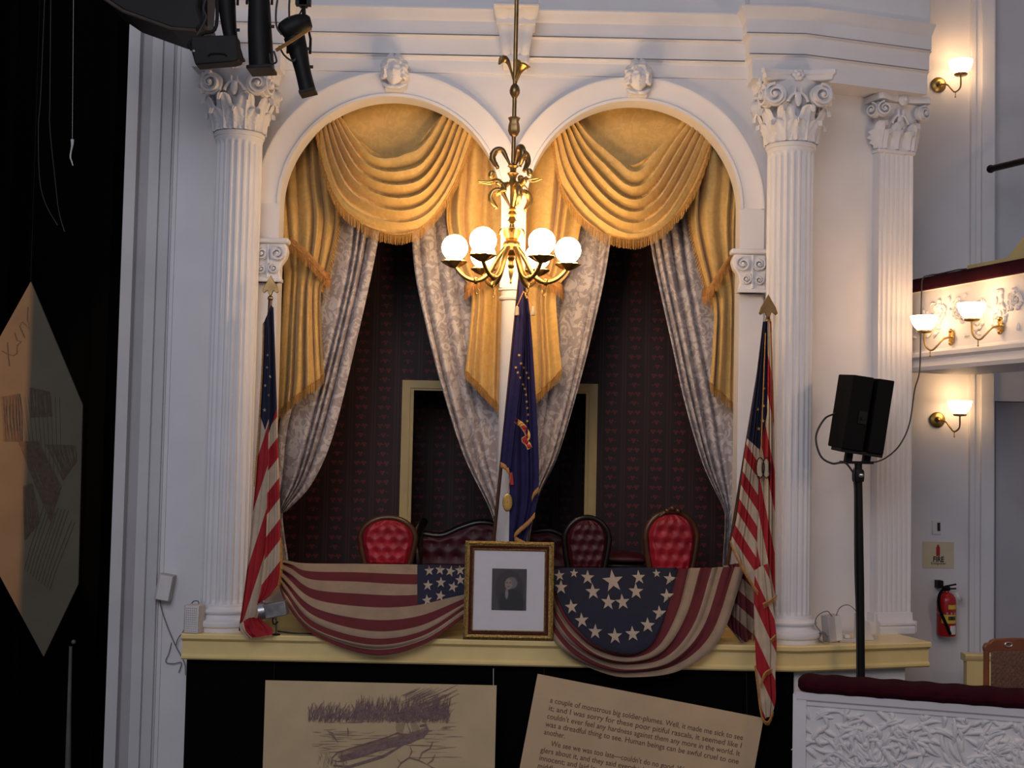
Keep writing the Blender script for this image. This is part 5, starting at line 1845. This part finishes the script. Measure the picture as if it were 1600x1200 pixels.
# boat: generic rowboat outline filled with dark bands
for k in range(16):
    f = k / 15
    L.append(([(526 + 10 * f, 1172 + 14 * f), (560 + 8 * f, 1163 + 14 * f), (600 + 4 * f, 1152 + 14 * f), (640 + 3 * f, 1143 + 14 * f), (668 - 6 * f, 1133 + 12 * f)], 1.2 if f > .45 else .5))
L.append(([(520, 1192), (522, 1180), (530, 1172), (565, 1161), (605, 1149), (622, 1142), (632, 1147), (600, 1166), (560, 1180), (532, 1186), (522, 1184)], 1.5))
L.append(([(655, 1132), (664, 1130), (668, 1138), (660, 1148), (645, 1154)], 4.5))
L.append(([(524, 1192), (548, 1194), (600, 1178), (634, 1158)], 4.0))
# seated rower, a plain triangular coat with a hat
for k in range(7):
    L.append(([(634 - k * 2.2, 1112 + k * 2), (632 - k * 2.2, 1128 + k), (628 - k, 1146)], .6))
    L.append(([(638 + k * 2, 1114 + k * 2), (642 + k * 2, 1130 + k), (646 + k * 1.6, 1148)], .6))
L.append(([(628, 1111), (636, 1107), (645, 1111)], 2.2))
L.append(([(632, 1120), (640, 1138), (647, 1156)], 1.3))
strokes('printed_sketch', L, ps, INK2)
build('hanging_wire', MB().tube([(PX(771, 1040, YPO) - c00.x, 0, ZL - .19 - c00.z), (PX(771, 1068, YPO) - c00.x, 0, -.005)], .003, 6), GREYBOX, ps, world=False)
build('hanging_wire', MB().tube([(.06, 0, ZL - .19 - c00.z), (.06, 0, -.005)], .0012, 6), CABLE, ps, world=False)

# text sheet, tilted
YT_ = -.575
t0, t1, t2_ = P(840, 1053, YT_), P(1193, 1122, YT_), P(812, 1200, YT_)
ang = math.atan2(-(t1.z - t0.z), t1.x - t0.x)
Lw = (t1 - t0).length
pt_ = thing('text_panel', t0, 'tilted tan printed panel with lines of book text hung below the ledge', 'poster', rot=(0, ang, 0))
build('sheet', MB().bbox((0, -.006, -1.3), (Lw, .006, 0)), PAPER, pt_, world=False)
S = (10 + YT_) / FPX
lines = ['a couple of monstrous big soldier-plumes. Well, it made me sick to see', 'it; and I was sorry for these poor pitiful rascals, it seemed like I', "couldn't ever feel any hardness against them any more in the world. It",
         'was a dreadful thing to see. Human beings can be awful cruel to one', 'another.', "We see we was too late\u2014couldn't do no good. We asked some strag-", 'glers about it, and they said everybody went to the show looking very', 'innocent; and laid low and kept dark till the poor old king was in the', 'middle of his cavortings on the stage; then somebody give a signal, and']
tw = 303 * S
for i, ln in enumerate(lines):
    tm = text_mesh(ln, 1.0, 'LEFT', .006)
    wmax = max(p.x for p in tm.v)
    ind = 14 * S if i == 5 else 0
    sx = (tw - ind) / wmax if i != 4 else None
    if sx is None: sx = 33 * S / wmax
    sy = 11.8 * S / 1.0
    for p in tm.v:
        p.x, p.y, p.z = 26.5 * S + ind + p.x * sx, -.0072, -(39 + i * 12.35 + (3 if i > 4 else 0)) * S + p.y * sy
    build('lettering', tm, INK, pt_, world=False, smooth=0, kind='stuff')
for x_ in (.05, Lw - .12):
    z_ = x_ * math.sin(ang)
    o = build('hanging_wire', MB().tube([(0, .004, 0), (0, .05, ZL - .190 - (t0.z - z_))], .0012, 6), CABLE, pt_, world=False)
    o.location = (x_, 0, -.01)
    o.rotation_euler = (0, -ang, 0)

# ---- corner-hung page panel on the dark stage
YH = .5
pts = [(48, 440), (129, 633), (122, 913), (68, 1026), (-38, 830), (-30, 580)]
hp = thing('hanging_page', P(68, 1026, YH), 'large hexagonal printed page panel hanging corner up in the dark stage opening', 'poster')
wp = [P(u, v, YH) for u, v in pts]
PAPER3 = mat('shade_dark_page', (.125, .105, .07), .8, noise=(2.5, .15), bump=(8, .1))  # page colour darkened to stand in for the shade it hangs in
build('sheet', MB().prism([(p.x, p.z) for p in wp], .02, lambda a, b, d: Vector((a, YH + d, b))), PAPER3, hp, smooth=0)
INK3 = mat('page_ink', (.09, .06, .04), .8, noise=(30, .3))
def hstroke(name, lines_):
    mb_ = MB()
    for pl_, wd in lines_:
        pp = [P(u, v, YH - .004 - len(mb_.v) * 4e-6) for u, v in pl_]
        n = len(pp)
        vs = []
        for i, p in enumerate(pp):
            tn = (pp[min(i + 1, n - 1)] - pp[max(i - 1, 0)]).normalized()
            nn = Vector((-tn.z, 0, tn.x)) * (wd * .0053 / 2)
            vs += [p - nn, p + nn]
        mb_.add(vs, [(2 * i, 2 * i + 1, 2 * i + 3, 2 * i + 2) for i in range(n - 1)])
    build(name, mb_, INK3, hp, smooth=0, kind='stuff')
HL = []
HL += [([(43, 480), (42, 500), (46, 514), (34, 503), (30, 510), (38, 528)], 1), ([(22, 520), (26, 532), (33, 534), (26, 540), (26, 552), (20, 556)], 1), ([(2, 548), (10, 553), (20, 556)], 1), ([(11, 535), (12, 555), (14, 572)], 1)]
rnd = random.Random(9)
# dark blocks with a slanting hatch, like a worn engraving
for (u0, v0, u1, v1, u2, v2, u3, v3, n_) in ((46, 605, 78, 612, 82, 650, 48, 652, 18), (70, 694, 118, 696, 120, 720, 98, 752, 22), (28, 690, 60, 690, 96, 760, 78, 815, 40), (36, 760, 50, 755, 62, 815, 38, 845, 16), (0, 620, 30, 615, 34, 690, 4, 690, 12)):
    for k in range(n_):
        f = (k + .5) / n_
        a = (u0 + (u1 - u0) * f, v0 + (v1 - v0) * f)
        b = (u3 + (u2 - u3) * f, v3 + (v2 - v3) * f)
        HL.append(([a, ((a[0] + b[0]) / 2 + rnd.uniform(-2, 2), (a[1] + b[1]) / 2), b], rnd.uniform(.8, 2.0)))
for k in range(10):
    u = 46 + k * 4.4
    HL.append(([(u + 24 + k * .8, 790 + k * 2 + rnd.uniform(-8, 8)), (u, 860 + k * 4), (u - 8, 890 + k * 3.5)], .8))
for k in range(10):
    HL.append(([(30 + k * 7, 620), (42 + k * 6, 700 + k * 5)], .6))
hstroke('printed_engraving', HL)
build('hanging_wire', MB().tube([P(48, 440, YH), P(52, 200, YH) + Vector((0, 0, 3))], .0015, 6), BLACKMETAL, hp)
# small things in the dark stage opening
wp0 = P(112, 218, .6)
build('paper_tag', MB().tube([P(113, 219, .6), P(118, -400, .6)], .0015, 5).tube(pc([(113, 218), (113, 226), (110, 244), (112, 252), (114, 259)], .6, 14), [.014, .014, .013, .012, .009, .007, .007, .007, .007, .006, .006, .006, .005, .005, .004], 8), OFFWHITE, label='small white twisted tag hanging in the dark stage opening', cat='tag')
for i, (pl_) in enumerate(([(72, -60), (64, 140), (60, 200), (62, 280), (72, 320), (90, 352)], [(80, -60), (78, 150), (78, 200), (86, 280), (92, 330), (101, 362)])):
    build('stage_rope', MB().tube(pc(pl_, .7, 30), .0035, 6), mat('dark_rope_%d' % i, (.05, .05, .048), .8, noise=(20, .2)), label=('thin dark rope hanging in a slack curve, strand farther from the white tag', 'thin dark rope hanging in a slack curve, strand beside the white tag')[i], cat='rope')
sp_ = thing('stage_pole', P(111, 1200, .3) + Vector((0, 0, -2.0)), 'thin grey pole with a knob standing in the dark stage opening', 'pole')
zz = sp_.location.z
POLE = mat('grey_pole', (.12, .115, .10), .6, noise=(6, .3))
build('shaft', MB().tube([P(110.5, 1010, .3), P(108, 1100, .3), P(106, 1200, .3), P(104, 1200, .3) + Vector((0, 0, -2))], [.012, .015, .022, .024], 10), POLE, sp_)
build('knob', MB().sphere(P(115, 1003, .3), .018, 12, 8), POLE, sp_)

# ================================================================== STAGE LIGHTS, TOP LEFT
YLT = -1.6
def Pl(u, v): return P(u, v, YLT)
hs = thing('light_housing', Pl(250, 50), 'big black curved lighting housing overhead at the stage edge', 'stage light')
poly = [(150, -60), (166, 3), (200, 26), (274, 53), (312, 56), (324, 45), (316, 20), (322, -60)]
build('shell', MB().prism([(Pl(u, v).x, Pl(u, v).z) for u, v in poly], .45, lambda a, b, d: Vector((a, YLT - .1 + d, b))), BLACKMETAL, hs, smooth=0, bevel=.02)
build('rim', MB().tube([Pl(166, 3) + Vector((0, -.11, 0)), Pl(200, 26) + Vector((0, -.11, 0)), Pl(274, 53) + Vector((0, -.11, 0)), Pl(312, 56) + Vector((0, -.11, 0))], .012, 8), mat('brown_rim', (.05, .035, .025), .5, noise=(8, .3)), hs)
build('hanging_pipe', MB().tube([Pl(318, 40), Pl(318, -60)], .03, 10), BLACKMETAL, hs)

fl_ = thing('flood_light', Pl(336, 100), 'black boxy flood light hung above the column capital', 'stage light')
poly = [(298, 56), (369, 54), (373, 93), (364, 96), (305, 101), (299, 80)]
build('body', MB().prism([(P(u, v, YLT - .36).x, P(u, v, YLT - .36).z) for u, v in poly], .12, lambda a, b, d: Vector((a, YLT - .36 + d, b))), mat('worn_black_metal', (.010, .010, .009), .6, noise=(6, .5), spec=.2), fl_, smooth=0, bevel=.008)
build('handle', MB().tube(pc([(325, 88), (330, 84), (348, 84), (354, 87)], YLT - .365, 10), .006, 6), SILVER if False else BLACKMETAL, fl_)
build('yoke', MB().tube(pc([(300, 78), (296, 68), (318, 52), (338, 40), (338, -40)], YLT - .30, 20), .012, 8), BLACKMETAL, fl_)
build('bolt', MB().sphere(P(303, 80, YLT - .36), .012, 8, 6), SILVER, fl_)

def ellipsoidal(pts, radii, label, tail, hangv):
    t = thing('spotlight', Pl(*pts[-1]), label, 'stage light', 'black stage spotlights overhead')
    path_ = [Pl(*p) for p in pts]
    mb = MB()
    n = 40
    c_ = curve(path_, n)
    rs = [crom([Vector((r * .0042, 0, 0)) for r in radii], i / n).x for i in range(n + 1)]
    mb.tube(c_, rs, 20)
    build('barrel', mb, BLACKMETAL, t, smooth=60)
    d = (path_[-1] - path_[-2]).normalized()
    e = path_[-1]
    r = radii[-1] * .0042
    build('colour_frame', MB().box(e + d * .008, (r * 2.4, r * 2.0, .022), d.to_track_quat('Z', 'Y').to_matrix()), BLACKMETAL, t, smooth=0, bevel=.003)
    mid = crom(path_, .38)
    s = Vector((radii[1] * .0042 + .012, 0, 0))
    top_ = P(tail, hangv, YLT)
    build('yoke', MB().tube([mid - s, mid - s + Vector((0, 0, .10)), top_, mid + s + Vector((0, 0, .10)), mid + s], .009, 8), BLACKMETAL, t)
    build('clamp', MB().tube([top_, Vector((top_.x, top_.y, top_.z + .9))], .014, 8).box(top_ + Vector((0, 0, .03)), (.05, .05, .07)), BLACKMETAL, t)
    for k in (.30, .62):
        q = crom(path_, k)
        build('shutter_tab', MB().box(q + Vector((rs[int(k * n)] + .008, -.02, 0)), (.03, .008, .02)), BLACKMETAL, t, smooth=0)
    return t
ellipsoidal([(402, -50), (405, 0), (406, 50), (409, 108)], [16, 17, 19, 20], 'thick black spotlight pointing straight down beside the flood light', 402, -60)
ellipsoidal([(352, -50), (354, 0), (360, 55), (372, 92)], [14, 14, 11, 9], 'slim black spotlight behind the flood light', 350, -60)
lh = ellipsoidal([(460, 58), (466, 80), (473, 110), (481, 143)], [17, 15, 12.5, 13], 'slanted black spotlight with gold-lit lamp house edge pointing down to the arch moulding', 474, 10)
# lamp house of the slanted one
build('lamp_house', MB().tube(pc([(441, 54), (452, 46), (470, 38), (486, 34)], YLT - .03, 14), [.045, .06, .068, .07, .072, .074, .075, .074, .072, .07, .066, .06, .055, .05, .035], 16), BLACKMETAL, lh, smooth=60)
build('edge_strip', MB().tube([P(431, 79, YLT - .14), P(452, 66, YLT - .14), P(486, 44, YLT - .12)], .012, 6), mat('gold_lit_strip', (.30, .17, .06), .5, .6, noise=(20, .4)), lh)  # gold colour stands in for warm light falling on this bar
build('clamp_arm', MB().tube([Pl(475, 30), Pl(474, 5), Pl(474, -80)], .014, 8).box(Pl(474, 3), (.1, .05, .05)), BLACKMETAL, lh)
for i, (c_, lab) in enumerate((([(440, 54), (432, 40), (432, 10), (440, -30)], 'black cable rising from the lamp house'), ([(428, 80), (432, 96), (424, 98), (421, 84)], 'short black cable loop below the lamp house'),
                               ([(436, 72), (444, 86), (456, 95), (462, 92)], 'thin black cable between lamp house and slanted spotlight'), ([(308, 55), (322, 28), (318, 12), (328, -20)], 'black cable beside the flood light yoke'), ([(452, 30), (452, 5), (455, -30)], 'black drop cable above the slanted spotlight'))):
    cable('lamp_cable', [(u, v, YLT - (.2 if i == 3 else .08)) for u, v in c_], .007, CABLE, lab, 24)

# ================================================================== FURNITURE IN THE BOX
def tuft(w, h, outline, n_u, n_v, depth=.03, nx=60, nz=60):
    """tufted pad centred on x, z 0..h, facing -Y; outline(z01) half width factor"""
    btn = []
    for j in range(n_v):
        for i in range(n_u + (j % 2)):
            btn.append(((i + .5 - .5 * (j % 2)) / n_u * 2 - 1, (j + .6) / n_v))

    def fn(a, b):
        s = a * 2 - 1
        x = s * w * outline(b)
        d = min(((s - bx) * w) ** 2 + ((b - bz) * h) ** 2 for bx, bz in btn)
        bump = 1 - math.exp(-math.sqrt(d) / .045)
        rim = min(1, (1 - abs(s)) * 6) * min(1, min(b, 1 - b) * 10)
        return Vector((x, -.02 - depth * bump * (.35 + .65 * rim) - .03 * rim, b * h))
    mb_ = MB().grid(fn, nx, nz)
    pts_ = [Vector((bx * w * outline(bz), -.045, bz * h)) for bx, bz in btn if abs(bx) < .95]
    return mb_, pts_


def parlour_chair(u, vtop, Y, hw, rz, label, m, wood, crest=False):
    ptop = P(u, vtop, Y)
    H = ptop.z - BOXF
    t = thing('tufted_chair', (ptop.x, Y, BOXF), label, 'chair', 'red tufted parlour chairs in the box', (0, 0, rz))
    zb = .47
    hb = H - zb - .035
    ow = lambda b: (.70 + .30 * math.sin(PI * min(1, b * .62 + .05))) if b < .62 else math.sqrt(max(0, 1 - ((b - .62) / .385) ** 2)) * .985 + .012
    pad, btn = tuft(hw, hb, ow, 4, 5)
    for p in pad.v: p.z += zb
    bk = build('back_cushion', pad, m, t, world=False, smooth=80)
    b0_ = None
    for p in btn:
        if b0_ is None:
            b0_ = o_ = build('button', MB().sphere((0, 0, 0), .011, 8, 6), m, bk, world=False)
        else:
            o_ = b0_.copy(); COL.objects.link(o_); o_.parent = bk
        o_.location = p + Vector((0, 0, zb))
    ring = []
    for i in range(41):
        f = i / 40
        if f < .3: b = f / .3 * .55; s = -1
        elif f > .7: b = (1 - f) / .3 * .55; s = 1
        else:
            a = (f - .3) / .4 * PI
            ring.append(Vector((-math.cos(a) * (hw + .022), -.01, zb + hb * .6 + math.sin(a) * (hb * .4 + .022))))
            continue
        ring.append(Vector((s * (hw * ow(b) + .022), -.01, zb + hb * b)))
    build('back_frame', MB().tube(curve(ring, 80), .024, 10), wood, t, world=False, smooth=80)
    build('back_panel', MB().prism([(p.x, p.z) for p in ring], .015, lambda a, b, d: Vector((a, .005 + d, b))), wood, t, world=False)
    if crest:
        cr = MB().tube(curve([(-.10, -.02, H - .05), (-.05, -.03, H - .01), (0, -.03, H + .015), (.05, -.03, H - .01), (.10, -.02, H - .05)], 14), .016, 8)
        for s in (-1, 0, 1): cr.sphere((s * .045, -.04, H - .005 + (.02 if s == 0 else 0)), .024, 10, 8)
        build('carved_crest', cr, wood, t, world=False)
    st_ = MB().grid(lambda a, b: Vector(((a * 2 - 1) * .27 * (1 - .15 * b), -.02 - .48 * (1 - b), .40 + .06 * math.sin(PI * a) ** .5 * math.sin(PI * min(1, b + .05)) ** .5)), 20, 20)
    build('seat', st_, m, t, world=False, solid=.05)
    build('seat_rail', MB().bbox((-.26, -.50, .33), (.26, -.0, .40)), wood, t, world=False, bevel=.015)
    for s in (-1, 1):
        build('leg', MB().tube(curve([(s * .23, -.46, .34), (s * .25, -.49, .2), (s * .23, -.48, .0)], 8), [.028] * 5 + [.02, .018, .016, .016], 8), wood, t, world=False)
        build('leg', MB().tube(curve([(s * .19, 0, .34), (s * .2, .04, .15), (s * .21, .07, 0)], 8), .02, 8), wood, t, world=False)
        build('back_stile', MB().tube([(s * .185, 0, .38), (s * hw * .72, -.01, zb + .02)], .02, 8), wood, t, world=False)
    return t


parlour_chair(607, 806, .62, .205, .05, 'red tufted balloon-back chair in front of the yellow door post', REDSATIN, WOODD)
parlour_chair(1049, 797, .55, .195, .12, 'red tufted chair with carved crest by the lace curtain tie near the loudspeaker', REDSATIN, WOODD, True)
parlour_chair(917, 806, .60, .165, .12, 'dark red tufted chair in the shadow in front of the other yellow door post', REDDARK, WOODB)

# sofa
sY = 1.38
sx0, sx1 = PX(662, 850, sY), PX(893, 850, sY)
t = thing('tufted_sofa', ((sx0 + sx1) / 2, sY, BOXF), 'dark red camel-back sofa with black carved frame behind the portrait', 'sofa')
hwS = (sx1 - sx0) / 2
topz = [PZ(662, 836, sY), PZ(690, 838, sY), PZ(715, 826, sY), PZ(745, 818, sY), PZ(775, 822, sY), PZ(810, 836, sY), PZ(845, 832, sY), PZ(870, 832, sY), PZ(893, 850, sY)]
tl = [Vector((-hwS + 2 * hwS * i / 8, 0, z - BOXF)) for i, z in enumerate(topz)]
def sb_(a, b):
    tp = crom(tl, a)
    z = .42 + (tp.z - .42) * b
    d = min(((a * 9 - i - .5 * (j % 2)) / 9 * 2 * hwS) ** 2 + (z - .5 - j * .11) ** 2 for i in range(10) for j in range(4))
    return Vector((tp.x, -.05 - .035 * (1 - math.exp(-math.sqrt(d) / .045)) * min(1, (1 - b) * 8), z))
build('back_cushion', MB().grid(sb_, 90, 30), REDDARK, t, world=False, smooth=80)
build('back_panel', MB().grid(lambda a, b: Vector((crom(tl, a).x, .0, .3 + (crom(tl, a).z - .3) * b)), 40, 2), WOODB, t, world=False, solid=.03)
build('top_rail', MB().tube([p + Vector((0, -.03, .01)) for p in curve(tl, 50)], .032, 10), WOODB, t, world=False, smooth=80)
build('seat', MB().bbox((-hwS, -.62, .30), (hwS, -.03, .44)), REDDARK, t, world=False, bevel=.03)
for s in (-1, 1):
    build('arm', MB().tube(curve([(s * hwS, -.02, .80), (s * (hwS + .03), -.2, .74), (s * (hwS + .04), -.42, .66), (s * (hwS + .02), -.55, .56), (s * hwS, -.56, .36)], 20), .035, 10), WOODB, t, world=False, smooth=80)
    for y in (-.55, -.08):
        build('leg', MB().tube([(s * (hwS - .08), y, .32), (s * (hwS - .06), y, 0)], [.03, .02], 8), WOODB, t, world=False)
# low red upholstered chair seat by the crested chair
lp = P(970, 868, 1.05)
t = thing('low_bench', (lp.x, 1.05, BOXF), 'low dark red upholstered stool with glinting black frame between the shadowed and crested chairs', 'stool')
hL = lp.z - BOXF
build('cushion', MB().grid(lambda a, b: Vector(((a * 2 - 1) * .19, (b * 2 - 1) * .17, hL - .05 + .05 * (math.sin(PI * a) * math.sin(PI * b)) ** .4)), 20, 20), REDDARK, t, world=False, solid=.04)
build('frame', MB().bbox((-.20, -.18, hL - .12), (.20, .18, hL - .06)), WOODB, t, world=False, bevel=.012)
for sx in (-1, 1):
    for sy in (-1, 1):
        build('leg', MB().tube([(sx * .17, sy * .15, hL - .1), (sx * .18, sy * .16, 0)], .018, 8), WOODB, t, world=False)

# ================================================================== SMALL FITTINGS ON THE LEDGE
# wall speaker box, tilted
w0 = P(259, 915, YP)
t = thing('wall_box', (w0.x, YP, PZ(259, 936, YP)), 'small beige tilted speaker box fixed on the wall above the ledge end', 'speaker', rot=(0, math.radians(9), 0))
build('case', MB().bbox((-.06, -.11, 0), (.055, -.005, .20)), GREYBOX, t, world=False, bevel=.004)
build('front_cover', MB().bbox((-.045, -.118, .006), (.052, -.108, .194)), OFFWHITE, t, world=False, bevel=.003)
build('mount', MB().bbox((-.03, -.02, .06), (.03, .0, .14)), GREYBOX, t, world=False)
# perforated box on ledge
q0 = P(311, 992, -.40)
t = thing('perforated_box', (PX(303, 990, -.47), -.47, ZL), 'beige perforated speaker box standing on the ledge end beside the column base', 'speaker', rot=(0, 0, math.radians(-14)))
build('case', MB().bbox((-.06, -.05, 0), (.06, .05, .205)), GREYBOX, t, world=False, bevel=.004)
build('front_cover', MB().bbox((-.045, -.058, .005), (.058, -.05, .20)), OFFWHITE, t, world=False, bevel=.002)
hl = MB()
for i in range(6):
    for j in range(11):
        hl.lathe([(.003, 0), (.003, .0015), (.0001, .0015)], 6, (-.033 + i * .0155, -.0583, .018 + j * .0165), Matrix.Rotation(PI / 2, 3, 'X'))
build('perforations', hl, WOODD, t, world=False, smooth=0, kind='stuff')
cable('wall_wire', [(250, 934, .02), (252, 950, .0), (262, 980, .0), (275, 1010, 0), (288, 1035, 0), (290, 1055, -.02)], .004, GREYCABLE, 'thin grey wire running down the wall from the tilted box to the drape corner', 40)
cable('wall_wire', [(309, 953, -.45), (310, 940, -.36), (300, 942, -.2), (292, 965, -.1), (287, 985, -.03), (278, 998, .0), (275, 1008, .0)], .004, GREYCABLE, 'thin grey wire arching from the perforated box over the ledge end', 40)
cable('wall_wire', [(268, 1004, .02), (264, 1020, .02), (259, 1034, .02), (270, 1037, .02), (283, 1035, .02), (281, 1046, .02), (279, 1051, .02)], .0035, GREYCABLE, 'thin grey wire looped on the wall at the drape corner', 40)

# silver footlight
f0 = P(430, 988, -.5)
t = thing('footlight', (f0.x, -.51, ZL), 'small silver spotlight on a chrome stem at the foot of the striped flag', 'lamp')
zf = PZ(430, 951, -.6) - ZL
build('stem', MB().tube([(.01, 0, 0), (.01, -.02, zf - .10), (.01, -.08, zf - .045)], .008, 8), SILVER, t, world=False)
build('base', MB().lathe([(.03, 0), (.03, .008), (.01, .012)], 16, (.01, 0, 0)), BLACKMETAL, t, world=False)
hd = MB().tube([(-.10, -.13, zf - .012), (-.02, -.12, zf)], .058, 20)
body = MB().box((.025, -.115, zf), (.16, .11, .105), Matrix.Rotation(math.radians(-12), 3, 'Y'))
build('housing', body, mat('dull_steel', (.30, .29, .29), .45, .8, noise=(12, .4)), t, world=False, bevel=.006)
build('lens_ring', MB().tube([(-.095, -.115, zf - .02), (-.05, -.115, zf - .012)], .06, 24), SILVER, t, world=False)
build('hanging_chain', MB().tube(curve([(.02, -.06, zf - .05), (-.01, -.05, zf - .08), (.0, -.05, zf - .12), (.03, -.04, zf - .10)], 14), .005, 6), BLACKMETAL, t, world=False)
cable('ledge_cable', [(432, 986, -.42), (455, 989, -.44), (480, 990, -.44), (520, 992, -.42), (560, 993, -.40)], .006, CABLE, 'black cable lying on the ledge between silver spotlight and striped bunting', 24)

# boxes on the right end of the ledge
q1 = P(1303, 1005, -.30)
t = thing('junction_box', (q1.x, -.26, ZL), 'grey plastic junction box leaning on the ledge beside the column base', 'box', rot=(0, math.radians(-6), math.radians(20)))
build('case', MB().bbox((-.055, -.05, 0.006), (.055, .05, .20)), GREYBOX, t, world=False, bevel=.005)
build('door', MB().bbox((.0, -.056, .012), (.052, -.05, .195)), OFFWHITE, t, world=False, bevel=.002)
q2 = P(1351, 1003, -.12)
t = thing('power_adapter', (q2.x, -.12, ZL), 'pale wedge-shaped plastic box on the ledge behind the loudspeaker pole', 'box', rot=(0, 0, .2))
build('case', MB().prism([(-.07, 0), (.06, 0), (.02, .10), (-.045, .20), (-.07, .20)], .08, lambda a, b, d: Vector((a, -.04 + d, b))), OFFWHITE, t, world=False, bevel=.004)
build('plug', MB().bbox((.06, -.02, 0), (.10, .02, .03)), GREYBOX, t, world=False)
t = thing('plug_block', (PX(1322, 1004, -.25), -.27, ZL), 'small grey plug strip on the ledge between junction box and pole', 'plug')
build('strip', MB().bbox((-.06, -.025, 0), (.07, .025, .03)), GREYBOX, t, world=False, bevel=.004)
build('plug', MB().bbox((-.02, -.02, .03), (.02, .02, .055)), LBLWHT, t, world=False, bevel=.004)
for c_, lab in (([(1300, 963, -.32), (1292, 955, -.34), (1278, 962, -.36), (1274, 975, -.36), (1282, 988, -.36), (1278, 998, -.38), (1286, 1004, -.38)], 'dark wire looping from the grey junction box towards the column base'),
                ([(1306, 963, -.30), (1312, 950, -.30), (1324, 945, -.30), (1335, 952, -.32), (1341, 965, -.40), (1341, 990, -.42)], 'dark wire arching from the grey junction box to the pole'),
                ([(1280, 1002, -.40), (1276, 992, -.38), (1288, 988, -.38), (1292, 1000, -.40), (1280, 1003, -.40), (1284, 990, -.38), (1294, 995, -.38)], 'small tangle of dark wire beside the column base')):
    cable('box_wire', c_, .0035, GREYCABLE, lab, 50)
